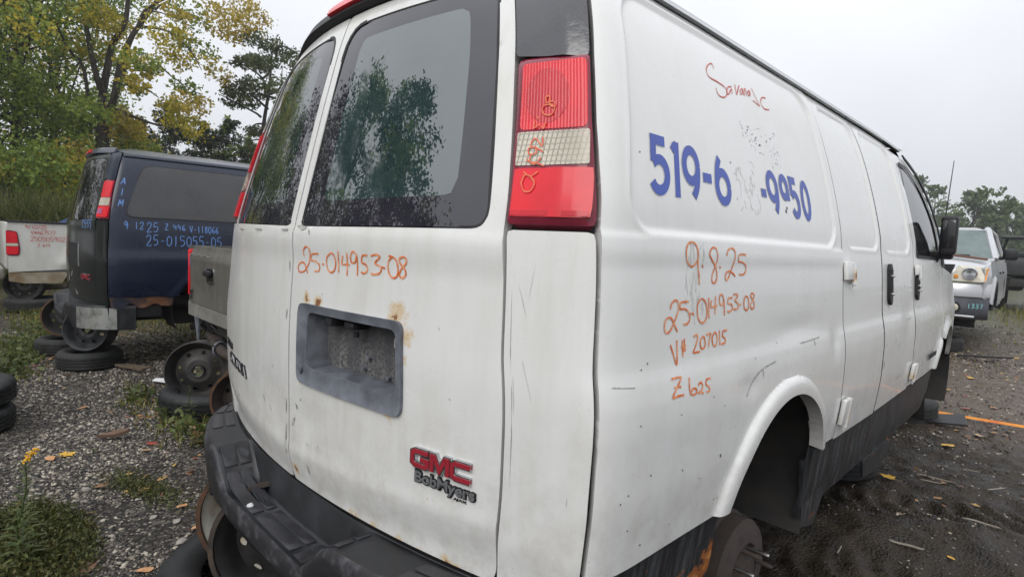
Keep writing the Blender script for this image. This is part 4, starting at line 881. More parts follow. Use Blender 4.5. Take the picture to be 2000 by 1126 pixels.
def rim(label, loc, R=.22, w=.19, axis=(1, 0, 0), mat=None, edge=None, dish=.03, group="bare wheel rims used as stands", holes=8, rot=0):
    """steel wheel: barrel with lips, dished disc with real hand holes, hub bore and bolt holes"""
    t = thing("wheel_rim", label, "wheel rim", loc, aim(axis), group); h = w/2; mat = mat or mRim
    pr = [(R, -h), (R+.004, -h+.006), (R-.004, -h+.014), (R-.022, -h+.03), (R-.030, -h+.05), (R-.055, 0), (R-.030, h-.05), (R-.022, h-.03), (R-.004, h-.014), (R+.004, h-.006), (R, h)]
    MB().lathe(pr+[(r-.006, z) for r, z in pr[::-1]], 48, close=True).build("barrel", mat, t, 30)
    if edge:
        for s in (1, -1): MB().lathe([(R+.005, s*(h-.012)), (R+.006, s*(h+.001)), (R-.010, s*(h+.001)), (R-.010, s*(h-.012))], 48, close=True).build("rim_lip", edge, t, 40)
    # disc as (angle, radius) sheet with holes
    ro = R-.05; zd = lambda r: h*.35+dish*np.cos(np.clip((r-.05)/(ro-.05), 0, 1)*math.pi)*(.8)-.01*sstep(.09, .06, r)
    skin = lambda a, r: np.stack([r*np.cos(a/ro), r*np.sin(a/ro), zd(r)], -1)
    L = 2*math.pi*ro; hs = []
    for k in range(holes): c = (k+.5)*L/holes; hs.append(np.array([(c+.020*math.cos(q), ro*.80+.015*math.sin(q)) for q in np.linspace(0, 2*math.pi, 14, endpoint=False)]))
    for k in range(5): c = (k+.5)*L/5; hs.append(np.array([(c+.011*math.cos(q), ro*.44+.008*math.sin(q)) for q in np.linspace(0, 2*math.pi, 8, endpoint=False)]))
    d = panel("disc", [(0, .036), (L, .036), (L, ro+.012), (0, ro+.012)], mat, t, hs, .010, None, 0, .004, 40, skin); d.rotation_euler.z = rot
    MB().lathe([(.036, 0), (.036, .02), (.044, .024), (.05, .0)], 24, c=(0, 0, float(zd(np.array(.04))))).build("hub_bore", mat, t, 40)
    return t
TOCAM = lambda x, y, k=0.0: (CAM.x-x, CAM.y-y, k)
# under the white van's bumper
rim("black steel rim standing under the left end of the white van's bumper", (-.245, .09, .325), .215, .19, (.80, -.62, .06), mRim, M("scraped black lip", (.02, .019, .018), .5, c2=(.07, .05, .035), scale=20), rot=.5)
rim("white rust-streaked rim wedged behind the black rim under the bumper", (-.52, .13, .31), .215, .19, (.80, -.62, .03), mRimRust, mRimEdge)
tyre("wet black tyre lying flat under the white van's bumper", (-.48, .12, .055), .37, .20)
# under the blue van
rim("black five-hole steel rim standing on a tyre under the blue van's near corner", (-4.93, .20, .375), .205, .16, (.72, -.62, .15), M("dark satin rim", (.014, .015, .017), .4, c2=(.04, .042, .045), scale=7), None)
tyre("worn tyre lying flat under the rim at the blue van's near corner", (-4.98, .20, .085), .265, .165, mat=mTyreG)
rim("black rim half hidden behind the near rim under the blue van", (-5.95, .14, .375), .205, .16, (.9, -.42, .05), mRim, mRimEdge)
tyre("dark tyre lying flat further under the blue van's rear bumper", (-5.85, .12, .085), .265, .165, mat=mTyreG)
# under the grey pickup
rim("large dark wheel rim propping the grey pickup beside the white van", (-3.08, .62, .285), .222, .19, (.86, -.5, .10), M("dark rim with pale rivets", (.012, .012, .013), .5, c2=(.04, .035, .03)), None, rot=.2)
tyre("treaded tyre lying flat under the grey pickup's rim", (-2.97, .66, .085), .34, .18)
rim("dark brown rim edge between the grey pickup and the white van", (-2.22, .66, .27), .20, .19, (.86, -.5, .0), mRust, mRimEdge)
# left edge of the yard
tyre("upper tyre of the two-tyre stack at the left edge", (-3.42, -.75, .225), .33, .15, (.03, -.05, 1), mat=mTyre)
tyre("lower tyre of the two-tyre stack at the left edge", (-3.38, -.76, .07), .33, .15, mat=mTyre)
tyre("brown-black tyre standing upright at the left edge", (-5.02, -.66, .215), .22, .17, (.75, -.66, 0), mat=mTyreG)
rim("dark rim with pale holes under the white pickup's bumper", (-9.65, .06, .40), .24, .19, (.92, -.38, .05), mRim, None)
tyre("flattened tyre lying under the white pickup's rim", (-9.6, .15, .10), .36, .20, mat=mTyreG)
# under the white van's nose and sill
tyre("treaded tyre lying flat under the white van's front", (.52, 5.15, .105), .33, .20, mat=mTyreG)
rim("dark rim standing on the tyre under the white van's front", (.36, 5.05, .33), .20, .18, (.9, -.42, 0), mRim, mRimEdge)
tyre("muddy tyre lying under the middle of the white van's sill", (.50, 3.35, .085), .31, .18, mat=mTyre)
# ------------------------------------------------------------------ the dark blue van
bv = thing("passenger_van", "dark navy blue passenger van with grey side window and blue marker numbers", "van", (-5.488, .12, .157), (0, 0, -.004))
mNavy = M("navy paint", (.0075, .0125, .030), .28, c2=(.010, .016, .034), scale=3, coat=.25, spec=.35, bump=.05, bscale=90)
mNavyDirty = M("grimy black-green tail paint", (.0055, .0075, .007), .22, c2=(.013, .016, .014), scale=5, stretch=(4, 4, 1), coat=.15, spec=.3)
mPeel = M("grey peeled primer", (.25, .26, .26), .6, c2=(.12, .125, .12), scale=12)
mRustSill = M("rotted rusty sill", (.016, .02, .035), .6, c2=(.15, .065, .03), scale=5, lo=.42, hi=.58, bump=.6, bscale=30)
build_shell(bv, mSealGap); build_roof(bv, mNavy); build_floor(bv); build_nose(bv, mNavy, mTint)
for s in (1, -1): wheel_tub(bv, ARCH_U, s); wheel_tub(bv, FARCH_U, s)
bR = rear_door(bv, 1, mNavyDirty, mTint, mTint, .03); bL = rear_door(bv, -1, mNavyDirty, mTint, mTint, .03)
corner(bv, 1, mNavyDirty, mNavy, False); corner(bv, -1, mNavyDirty, mNavy, False); header(bv, mNavy, False)
bs = panel("side_panel", sp_, mNavy, bv, (), .025, lambda u, z: waves(u, z)+flare(u, z, ARCH_U, ARCH_Z)*.6, 0, .02)
bw = roundpoly([(1.095, 1.285), (2.36, 1.285), (2.36, 1.765), (1.16, 1.765)], .085)
panel("side_window", bw, mTintGrey, bs, (), .05, None, .004, .006)
mb = MB(); stripe(mb, bw, .016, .002, None, 0, closed=True, th=.001); mb.build("window_seal", mSealGap, bs, None)
panel("cargo_side_door", ring(2.43, 3.64, .54, 1.83, .01), mNavy, bv, (), .04, None, 0, .02)
panel("front_side", np.array([(3.65, .56)]+[q for q in arch_pts(FARCH_U, FARCH_Z, .385, .565, 14)]+[(5.4, .6), (5.4, 1.05), (4.55, 1.19), (3.95, 1.80), (3.65, 1.82)]), mNavy, bv, (), .05, None, 0, .02)
panel("side_panel", np.array(lp)[::-1], mNavy, bv, (), .05, None, 0, .02)
sk = [(.985, .553)]+[(1.0+.03*i, .50-.06*fbm(i*.7, 0, 3, 5)-.02*math.sin(i)) for i in range(17)]+[(1.50, .553)]
panel("rotted_sill", np.array(sk)[::-1], mRustSill, bv, (), .02, lambda u, z: -.006+.01*(fbm(u*20, z*20, 2, 3)-.5), 0, .006)
gutter(bv, mNavy)
chips(bL, [(-.62, .93, .05, .20, .1), (-.70, 1.08, .06, .10, 0), (-.55, .68, .06, .14, .2), (-.40, .60, .05, .05, 0)], rear_disp, mPeel, "peeled_patch")
panel("plate_recess", ring(.02, .40, .80, 1.02, .02), mSealGap, bR, (), .05, None, .002, .004); panel("plate_recess_edge", ring(.40, .425, .80, 1.02, .005), mPeel, bR, (), .03, None, .003, .004)
chips(bR, [(.30, .55, .03, .04, 0), (.02, .68, .02, .05, .3), (.15, .72, .06, .02, .5)], rear_disp, mPeel, "peeled_patch")
block_letters("badge_letters", bR, .50, .70, .690, .742, rear_disp)
strokes_obj("handwriting", hand("2555", .50, 1.17, .07), .008, mMarkB, bR, rear_disp)
for t_, u_, z_, h_, p_ in (("9", 1.10, 1.175, .065, .040), ("12", 1.18, 1.175, .065, .040), ("25", 1.275, 1.155, .085, .052), ("Z 446", 1.42, 1.18, .055, .036), ("V-118066", 1.63, 1.165, .062, .033), ("25-015055-05", 1.272, 1.030, .095, .0545)):
    strokes_obj("handwriting", hand(t_, u_, z_, h_, pitch=p_), .0068, mMarkB, bs, None, .004)
for ch, u_, z_ in (("A", 1.015, 1.575), ("I", 1.022, 1.475), ("M", 1.03, 1.375)): strokes_obj("handwriting", hand(ch, u_, z_, .06, pitch=.045), .0068, mMarkB, bs, None, .004)
strokes_obj("handwriting", hand("055", .82, 1.30, .035), .006, mMarkB, bR, None, .020)
bumper(bv, mBumper, mBumper)
def chrome_end(root):
    ts = np.linspace(.44, .86, 14); V = []; F = []
    for t in ts:
        p = bpt(t, 1.0)
        for z in (.455, .35, .26): V.append((p[0]*1.012, p[1]-.006, z))
    for i in range(len(ts)-1):
        for j in range(2): F.append([i*3+j+1, (i+1)*3+j+1, (i+1)*3+j, i*3+j])
    return mesh_obj("bumper_face", V, F, M("dull pitted chrome", (.42, .43, .41), .35, .7, c2=(.16, .17, .14), scale=11, lo=.45, hi=.7), root, 40)
chrome_end(bv)
mb = MB(); mb.tube([(.70, .9, .20), (.86, 1.12, .22), (.98, 1.20, .22)], .035, 14, False); mb.build("exhaust_pipe", mRust, bv)
mb = MB(); mb.tube([(.99, 1.42, .45), (1.0, 1.5, .25), (1.0, 1.65, .18), (1.0, 2.0, .16)], .008, 6); mb.build("hanging_cable", mGreyPl, bv)
mb = MB(); mb.tube([(-.86, 1.10, .17), (0, 1.10, .18), (.86, 1.10, .17)], .05, 10); mb.build("rear_axle", mRust, bv)
# ------------------------------------------------------------------ grey pickup, only its tail in view
gp = thing("pickup_truck", "brown-grey pickup with a dented tailgate and no wheels beside the white van", "pickup", (-3.0, .67, 0))
mTaupe = M("dirty brown-grey paint", (.125, .121, .100), .42, c2=(.085, .082, .068), scale=4, stretch=(2, 2, 1), coat=.2, bump=.05)
mTaupe2 = M("pale grey lower trim", (.23, .225, .205), .5, c2=(.13, .125, .11), scale=8)
flat = lambda a, z: np.stack([np.asarray(a, float), -.004-.028*np.clip(1-((np.asarray(a)/.62)**2), 0, 1)*0+.05*sstep(.50, .66, np.abs(a))+.03*sstep(1.13, 1.22, z), np.asarray(z, float)], -1)
hh_ = ring(-.075, .075, .955, 1.065, .03)
tg = panel("tailgate", ring(-.62, .62, .765, 1.225, .03), mTaupe, gp, [hh_], .02, lambda u, z: .006*np.exp(-((z-1.12)/.01)**2)-.02*np.exp(-(((u+.2)/.3)**2+((z-.9)/.1)**2))*.5, 0, .05, 40, flat)
panel("handle_cup", hh_, mSealGap, tg, (), .03, None, -.045, .004, 40, flat)
mb = MB(); mb.box((-.012, -.02, 1.03), (.13, .045, .05), .018); mb.build("tailgate_handle", mBlack, tg)
mb = MB(); stripe(mb, hh_, .010, .002, None, 0, closed=True, th=.003, skin=flat); mb.build("handle_rim", mChrome, tg, None)
strokes_obj("tailgate_letters", hand("EROT", -.60, .80, .06, .9), .014, mBlack, tg, None, .003, flat)
mb = MB(); stripe(mb, [(-.61, .876), (-.45, .872)], .010, .002, None, 0, th=.003, skin=flat); mb.build("letter_bar", mChrome, tg, None)
strokes_obj("paint_wear", [np.array([(x, 1.155+.006*math.sin(x*40)) for x in np.linspace(-.58, .0, 24)])], .008, mTaupe2, tg, None, .008, flat)
strokes_obj("handwriting", hand("25", -.58, 1.07, .06), .008, mMarkB, tg, None, .003, flat)
panel("rear_valance", ring(-.70, .62, .665, .760, .02), mTaupe2, gp, (), .03, None, .012, .04, 40, flat)
mb = MB(); mb.box((-.655, .05, 1.0), (.022, .06, .38), .008); mb.build("tail_lamp", mLensR, gp)
mb = MB(); mb.box((.66, .04, 1.0), (.055, .06, .40), .015); mb.build("tail_lamp", mLensR, gp)
for s in (1, -1):
    mb = MB(); mb.prism([(.69*s, .05, .70), (.69*s, .95, .70), (.69*s, 1.0, .90), (.69*s, 1.2, 1.0), (.69*s, 1.5, .9), (.69*s, 1.6, .70), (.69*s, 1.95, .70), (.69*s, 1.95, 1.22), (.69*s, .05, 1.22)], (.05*s, 0, 0)); mb.build("bed_side", mTaupe, gp)
mb = MB(); mb.box((0, 1.0, .74), (1.36, 1.9, .04)); mb.box((0, 1.98, .98), (1.36, .04, .5)); mb.build("bed_floor", mTaupe, gp)
def cab(root, mat, glass, y0, y1, w, zb, zm, zt, name="cab"):
    V = []; ws = [(y0, zb, w), (y1, zb, w), (y1, zm, w), (y0, zm, w)]
    mb = MB(); mb.box((0, (y0+y1)/2, (zb+zm)/2), (2*w, y1-y0, zm-zb), .05, seg=3); o = mb.build(name, mat, root)
    b = [(-w+.03, y0+.06, zm-.02), (w-.03, y0+.06, zm-.02), (w-.03, y1-.05, zm-.02), (-w+.03, y1-.05, zm-.02)]; t = [(-w+.20, y0+.22, zt), (w-.20, y0+.22, zt), (w-.20, y1-.55, zt), (-w+.20, y1-.55, zt)]
    mesh_obj("cab_roof", b+t, [[0, 1, 5, 4], [1, 2, 6, 5], [2, 3, 7, 6], [3, 0, 4, 7], [4, 5, 6, 7]], mat, o, 20)
    for q in ([1, 2, 6, 5], [0, 3, 7, 4], [0, 1, 5, 4], [2, 3, 7, 6]):
        P = [Vector((b+t)[i]) for i in q]; c = sum(P, Vector())/4; n = (P[1]-P[0]).cross(P[3]-P[0]).normalized(); n = n if n.dot(c-Vector((0, (y0+y1)/2, zm))) > 0 else -n
        mesh_obj("cab_window", [c+(p-c)*.86+n*.006 for p in P], [[0, 1, 2, 3]], glass, o, None)
    return o
cab(gp, mTaupe, mTint, 2.0, 3.3, .80, .62, 1.22, 1.72); mb = MB(); mb.box((0, 3.95, .95), (1.58, 1.3, .50), .08, seg=3); mb.build("bonnet", mTaupe, gp)
mb = MB()
for s in (1, -1): mb.box((.42*s, 1.8, .60), (.08, 3.5, .12), .01)
mb.box((0, .10, .60), (1.1, .06, .10), .01); mb.tube([(-.62, .95, .46), (0, .95, .46), (.62, .95, .46)], .045, 10); mb.lathe([(0, -.10), (.10, -.08), (.13, 0), (.10, .08), (0, .10)], 16, (0, 1, 0), (0, .95, .46)); mb.build("frame_and_axle", mDark, gp)
mb = MB(); mb.box((-.20, .10, .49), (.20, .10, .07), .02, Matrix.Rotation(.25, 3, 'Y')); mb.tube([(-.12, .06, .47), (.12, .06, .44), (.45, .1, .42)], .04, 12); mb.build("rusty_hitch", mRust, gp)
mb = MB(); mb.lathe([(.055, -.012), (.062, 0), (.055, .012), (.045, 0)], 20, (1, .2, 0), (.02, .06, .455), close=True); mb.build("hose_clamp", mGreyPl, gp); mb = MB(); mb.tube(smooth_line([(-.35, .12, .60), (-.30, .05, .50), (-.22, .08, .55), (-.12, .04, .62), (-.05, .1, .52)]), .010, 6); mb.build("brake_hose", mBlack, gp); mb = MB(); mb.tube(smooth_line([(-.40, .1, .56), (-.30, .02, .60), (-.18, .02, .66), (-.05, .06, .64)]), .012, 6); mb.build("brake_hose", mBlack, gp)
mb = MB(); mb.prism([(-.66, .06, .68), (-.52, .06, .64), (-.52, .06, .42), (-.545, .06, .42)], (0, .012, 0)); mb.build("torn_liner", mGreyPl, gp)
# ------------------------------------------------------------------ white pickup, far left
wp = thing("pickup_truck", "white pickup at the far left with red marker numbers on its bed side", "pickup", (-10.35, -.14, 0))
mWhiteP = M("old white truck paint", (.60, .60, .57), .4, c2=(.47, .46, .41), scale=3, stretch=(1, 1, .5), coat=.2)
mWhiteLow = M("mud-stained white sill", (.40, .37, .28), .6, c2=(.22, .15, .08), scale=5, bump=.2)
side_x = .95
yz = lambda a, z: np.stack([np.full(np.shape(a), side_x)-.03*np.clip((.62-np.asarray(z))/.2, 0, 1), np.asarray(a, float), np.asarray(z, float)], -1)
arc = [(1.15+.43*math.cos(a), .56+.43*math.sin(a)) for a in np.linspace(math.pi-.05, .05, 20)]
bedp = [(.0, .60)]+[p for p in arc if p[1] > .60]+[(2.0, .60), (2.0, 1.325), (.0, 1.335)]
sdw = panel("bed_side", bedp, mWhiteP, wp, (), .03, lambda u, z: .04*np.exp(-((np.hypot(u-1.15, z-.56)-.50)/.09)**2)*sstep(.6, .75, z)+waves(u, z, .003), 0, .03, 40, yz)
panel("lower_sill", [(.18, .43), (.62, .43), (.70, .595), (.0, .595), (.0, .47)], mWhiteLow, wp, (), .03, None, -.006, .02, 40, yz)
panel("bed_side", [(2.0, .60), (.0, .60), (.0, 1.335), (2.0, 1.325)], mWhiteP, wp, (), .1, None, 0, .02, 40, lambda a, z: yz(a, z)*np.array([-1, 1, 1]))
mb = MB(); mb.box((side_x-.01, 1.0, 1.345), (.07, 2.06, .028), .01); mb.build("bed_rail", mBlack, wp)
lr = roundpoly([(-.02, .845), (.125, .845), (.135, .95), (.105, 1.20), (-.02, 1.22)], .035)
lw = panel("tail_lamp", lr, mLampRim, wp, (), .02, None, .010, .05, 40, yz); panel("red_lens", roundpoly([(-.02, .865), (.11, .865), (.115, .98), (-.02, .98)], .02), mLensR, lw, (), .03, None, .016, .006, 40, yz); panel("clear_lens", ring(-.02, .113, .985, 1.025, .008), mLensC, lw, (), .03, None, .016, .006, 40, yz)
panel("red_lens", roundpoly([(-.02, 1.03), (.11, 1.03), (.095, 1.185), (-.02, 1.20)], .025), mLensR, lw, (), .03, None, .016, .006, 40, yz)
mb = MB(); mb.box((.0, -.12, .58), (1.86, .16, .20), .04, seg=3); mb.build("rear_bumper", M("dull bumper steel", (.36, .35, .31), .45, .3, c2=(.2, .18, .14), scale=9), wp)
mb = MB(); mb.box((0, -.0, .98), (1.66, .05, .70), .02); mb.build("tailgate", mWhiteP, wp)
for s, (u_, z_, h_) in (("9/10/25", (.20, 1.245, .055)), ("V#A67577", (.27, 1.165, .055)), ("250505902", (.26, 1.065, .07)), ("Z 614", (.35, .985, .045))):
    t_ = s.replace('A', 'A')
    strokes_obj("handwriting", hand(t_, u_*.95, z_, h_, .95), .006, mMarkR, sdw, None, .006, yz)
cab(wp, mWhiteP, mTint, 2.05, 3.9, .95, .58, 1.30, 1.92); mb = MB(); mb.box((0, 4.6, 1.0), (1.9, 1.4, .65), .1, seg=3); mb.build("bonnet", mWhiteP, wp)
mb = MB(); mb.tube([(.45, .25, .33), (.60, .42, .34), (.90, .70, .38)], .04, 12, False); mb.build("exhaust_pipe", mRust, wp)
mb = MB(); mb.box((0, 1.9, .50), (1.5, 3.6, .12), .02); mb.tube([(-.8, 1.15, .45), (.8, 1.15, .45)], .06); mb.build("chassis", mDark, wp)
# blue tarpaulin rising out of the white pickup's bed
mb = MB(); xs = np.linspace(0, 1, 12); top = [(-.45+.9*x, .5+.3*math.sin(x*5), 1.30+.13*math.exp(-((x-.42)/.22)**2)+.03*math.sin(x*17)) for x in xs]
mb.add([(p[0], p[1]-.25, 1.05) for p in top]+top+[(p[0], p[1]+.3, 1.05) for p in top], [[i, i+1, 12+i+1, 12+i] for i in range(11)]+[[12+i, 13+i, 25+i, 24+i] for i in range(11)])
o = mb.build("tarpaulin", M("blue tarpaulin", (.022, .05, .15), .5, c2=(.03, .07, .20)), None, 40); o.location = (-10.1, -.05, 0); tag(o, "crumpled blue tarpaulin sticking out of the white pickup's bed", "tarp")
# ------------------------------------------------------------------ silver pickup facing us on the right
st = thing("pickup_truck", "silver pickup facing us beyond the white van's nose, plank on its bonnet", "pickup", (-.34, 10.0, .05), (0, 0, .045))
mSilver = M("silver paint", (.50, .51, .53), .3, .35, c2=(.43, .44, .46), scale=3, coat=.5)
mSilverD = M("dark grey bumper", (.045, .05, .062), .4, c2=(.07, .075, .09), scale=4)
def taper(prof, w, wt=None, n=9):
    """loft: (y,z,halfwidth) profile swept across x with rounded shoulders"""
    xs = np.linspace(-1, 1, n); V = [(hw*x, y+.10*x*x*(1 if y < .6 else 0), z-.035*abs(x)**3) for (y, z, hw) in prof for x in xs]
    F = [[j*n+i, (j+1)*n+i, (j+1)*n+i+1, j*n+i+1] for j in range(len(prof)-1) for i in range(n-1)]; return V, F
V_, F_ = taper([(.02, 1.10, .94), (.0, 1.22, .94), (.08, 1.30, .94), (.5, 1.38, .95), (1.3, 1.45, .95)], 1); mesh_obj("bonnet", V_, F_, mSilver, st, 60)
for s in (1, -1):
    fa = [(1.02+.43*math.cos(a), .62+.43*math.sin(a)) for a in np.linspace(math.pi, 0, 18)]
    sk2 = lambda a, z, s=s: np.stack([s*(.985-.05*np.clip((np.asarray(z)-1.15)/.3, 0, 1)-.10*np.clip((.35-np.asarray(a))/.35, 0, 1)**2), np.asarray(a, float), np.asarray(z, float)], -1)
    fp = [(.05, .82)]+[p for p in fa if p[1] > .62]+[(1.50, .62), (1.55, 1.38), (1.3, 1.41), (.4, 1.36), (.05, 1.27)]
    panel("wing", fp[::1] if s > 0 else fp[::-1], mSilver, st, (), .03, lambda u, z: .035*np.exp(-((np.hypot(u-1.02, z-.62)-.47)/.045)**2), 0, .03, 40, sk2)
    ap = MB(); ap.tube([(s*1.0, a, z) for a, z in fa], .03, 6); ap.build("arch_moulding", mBlack, st)
    dp = [(1.57, .58), (2.75, .58), (2.75, 1.40), (1.57, 1.40)]; dd = panel("front_door", dp if s > 0 else dp[::-1], mSilver, st, (), .05, None, 0, .03, 40, sk2)
    dp = [(2.77, .58), (3.80, .58), (3.80, 1.40), (2.77, 1.40)]; panel("rear_door", dp if s > 0 else dp[::-1], mSilver, st, (), .05, None, 0, .03, 40, sk2)
    bp_ = [(3.83, .62)]+[(4.75+.43*math.cos(a), .62+.43*math.sin(a)) for a in np.linspace(math.pi, 0, 16)]+[(5.7, .66), (5.7, 1.38), (3.83, 1.40)]; panel("bed_side", bp_ if s > 0 else bp_[::-1], mSilver, st, (), .05, None, 0, .03, 40, sk2)
    for y in (2.55, 3.62): hm = MB(); hm.box((s*.99, y, 1.18), (.03, .16, .035), .008); hm.build("door_handle", mBlack, st)
    # cab pillars and side glass
    g1 = [(1.62, 1.40), (2.10, 1.86), (2.72, 1.88), (2.72, 1.40)]; g2 = [(2.80, 1.40), (2.80, 1.88), (3.55, 1.84), (3.72, 1.40)]
    for g in (g1, g2):
        P = [Vector((s*(.93-.17*(z-1.40)/.48), y, z)) for y, z in g]; mesh_obj("side_window", P+[p-Vector((s*.02, 0, 0)) for p in P], [[0, 1, 2, 3], [4, 5, 6, 7]], mTint, st, None)
    pm = MB(); pm.tube([(s*.945, 1.50, 1.40), (s*.79, 2.04, 1.89), (s*.76, 2.3, 1.93), (s*.75, 3.3, 1.93), (s*.80, 3.62, 1.87), (s*.94, 3.84, 1.40)], .05, 8); pm.tube([(s*.94, 2.76, 1.40), (s*.77, 2.76, 1.90)], .035, 6); pm.build("cab_pillar", mSilver, st)
    mm = MB(); mm.box((s*1.12, 1.78, 1.50), (.20, .12, .19), .05, seg=3); mm.tube([(s*.93, 1.80, 1.42), (s*1.08, 1.78, 1.45)], .03); mm.build("door_mirror", mBlack, st)
    # headlamp: housing, lens, bulb ring, amber corner
    hl = MB(); hl.prism([(s*.50, -.03, 1.055), (s*.93, .03, 1.055), (s*.95, .10, 1.275), (s*.60, -.0, 1.29)], (0, .10, 0)); ho = hl.build("headlamp", mLampYel, st, 30)
    MB().lathe([(0, .0), (.07, .004), (.085, .02), (.095, .0)], 24, (0, -1, 0), (s*.74, -.012, 1.17)).build("lamp_bowl", mChrome, ho)
    am = MB(); am.lathe([(0, .012), (.022, .01), (.030, .0)], 16, (0, -1, 0), (s*.585, -.03, 1.125)); am.build("turn_lens", mAmber, ho)
    am = MB(); am.prism([(s*.918, .018, 1.075), (s*.935, .02, 1.075), (s*.950, .085, 1.265), (s*.932, .07, 1.265)], (0, -.012, 0)); am.build("side_marker", mAmber, ho)
    fo = MB().lathe([(0, .02), (.05, .018), (.062, .012), (.075, .02), (.085, .0)], 24, (0, -1, 0), (s*.60, -.10, .665)).build("fog_lamp", mBlack, st); MB().lathe([(0, .03), (.045, .026), (.058, .016)], 20, (0, -1, 0), (s*.60, -.10, .665)).build("fog_lens", mLensC, fo)
# roof and screens
R_ = [(-.77, 2.02, 1.90), (.77, 2.02, 1.90), (.75, 3.45, 1.90), (-.75, 3.45, 1.90), (-.62, 2.15, 1.955), (.62, 2.15, 1.955), (.6, 3.3, 1.955), (-.6, 3.3, 1.955)]
mesh_obj("roof", R_, [[0, 1, 5, 4], [1, 2, 6, 5], [2, 3, 7, 6], [3, 0, 4, 7], [4, 5, 6, 7]], mSilver, st, 60)
xs_ = np.linspace(-1, 1, 7); V_ = [(.92*x, 1.38+.10*x*x, 1.44-.02*x*x) for x in xs_]+[(.78*x, 2.0+.06*x*x, 1.91) for x in xs_]; mesh_obj("windscreen", V_, [[i, i+1, 8+i, 7+i] for i in range(6)], m_glass("pale green windscreen", (.085, .12, .115), (.13, .17, .165), .05), st, 60)
mesh_obj("rear_screen", [(-.88, 3.80, 1.42), (.88, 3.80, 1.42), (.74, 3.52, 1.86), (-.74, 3.52, 1.86)], [[0, 1, 2, 3]], mTint, st, None)
mb = MB(); mb.tube([(-.6, 1.36, 1.47), (.1, 1.42, 1.475), (.62, 1.44, 1.46)], .012, 6); mb.build("wiper", mBlack, st)
# black grille surround, bumpers
mb = MB(); mb.prism([(-.56, -.055, 1.30), (.56, -.055, 1.30), (.44, -.06, .90), (-.44, -.06, .90)], (0, .10, 0)); gr_ = mb.build("grille", mBlack, st, 30)
for k in range(3): mb = MB(); mb.box((0, -.062, 1.0+.09*k), (.84, .03, .025), .006); mb.build("grille_bar", mSilverD, gr_)
mb = MB()
for (y, z) in ((0, 0),): pass
V_ = []; F_ = []; xs_ = np.linspace(-1, 1, 17); sec = [(.05, 1.03), (-.06, 1.02), (-.10, .93), (-.09, .83), (.05, .82)]
for x in xs_:
    for (y, z) in sec: V_.append((1.0*x, y+.26*abs(x)**6, z))
for i in range(16):
    for j in range(4): F_.append([i*5+j, (i+1)*5+j, (i+1)*5+j+1, i*5+j+1])
mesh_obj("front_bumper", V_, [f[::-1] for f in F_], mSilver, st, 60)
V_ = []; F_ = []; sec = [(.05, .815), (-.085, .81), (-.10, .68), (-.10, .58), (-.03, .50), (.1, .48)]
for x in xs_:
    for (y, z) in sec: V_.append((.99*x, y+.26*abs(x)**6, z))
for i in range(16):
    for j in range(5): F_.append([i*6+j, (i+1)*6+j, (i+1)*6+j+1, i*6+j+1])
lb = mesh_obj("lower_bumper", V_, [f[::-1] for f in F_], mSilverD, st, 60)
mb = MB(); mb.box((0, -.105, .545), (1.70, .02, .03), .006); mb.build("bumper_strip", mSilver, lb)
num = MB()
fs = lambda a, z: np.stack([np.asarray(a, float), -.106+.26*np.abs(np.asarray(a))**6, np.asarray(z, float)], -1)
for stn in hand("1337", .755, .665, .062, pitch=.045): stripe(num, stn, .008, .002, None, 4, skin=fs)
num.build("handwriting", mMarkT, lb, None)
mb = MB(); mb.box((0, 2.8, .55), (1.7, 5.2, .18), .02); mb.tube([(-.8, 1.02, .35), (.8, 1.02, .35)], .06); mb.box((.1, .25, .42), (.9, .3, .16), .03); mb.build("chassis", mDark, st)
mb = MB(); mb.box((0, 0, 0), (1.05, .09, .035), .006); o = mb.build("plank", M("wet brown plank", (.10, .045, .03), .6, c2=(.17, .09, .06), scale=6, stretch=(1, 12, 12)), None); o.location = (.02, 10.75, 1.50); o.rotation_euler = (0, .10, -.30); tag(o, "long reddish-brown plank lying across the silver pickup's bonnet", "plank")
tyre("dark tyre lying under the silver pickup's front", (0.0, 10.45, .10), .38, .22, mat=mTyreG); rim("dark rim standing on the tyre under the silver pickup", (-.1, 10.65, .42), .22, .2, (.3, -.9, 0), mRim, None)
mb = MB(); mb.prism([(.0, 0, 0), (.55, .1, 0), (.60, .18, .0), (.05, .12, .0)], (0, 0, .02)); o = mb.build("bumper_scrap", mBlack, None); o.location = (.40, 9.6, .03); o.rotation_euler = (.0, -.12, -.3); tag(o, "thin black plastic strip on the ground before the silver pickup", "plastic scrap")
# ------------------------------------------------------------------ dark wreck at the right edge
dw = thing("wrecked_truck", "tall dark stripped truck behind the silver pickup at the right edge", "truck", (.55, 22.5, 0), (0, 0, .05))
mDkT = M("sooty dark truck paint", (.018, .020, .022), .5, c2=(.045, .05, .05), scale=4)
mb = MB(); mb.box((0, .9, 1.35), (2.0, 1.8, .55), .05); mb.build("cab_body", mDkT, dw)
mb = MB()
for s in (1, -1): mb.tube([(s*.95, .05, 1.6), (s*.90, .15, 2.25), (s*.80, 1.7, 2.25), (s*.95, 1.8, 1.6)], .05, 6)
mb.tube([(-.9, .15, 2.25), (.9, .15, 2.25)], .05, 6); mb.build("window_frame", mDkT, dw)
mb = MB(); mb.box((0, 3.2, 1.4), (2.0, 2.6, .8), .05); mb.build("box_body", mDkT, dw); mb = MB(); mb.box((0, 2.2, .85), (1.2, 4.4, .25), .03); mb.box((.3, .3, .75), (.9, .6, .5), .1); mb.box((-.5, .4, .8), (.5, .5, .4), .12); mb.build("engine_and_frame", mDark, dw)
mb = MB(); mb.box((0, .9, 2.24), (1.7, 1.5, .05), .02); mb.build("cab_roof", mDkT, dw)
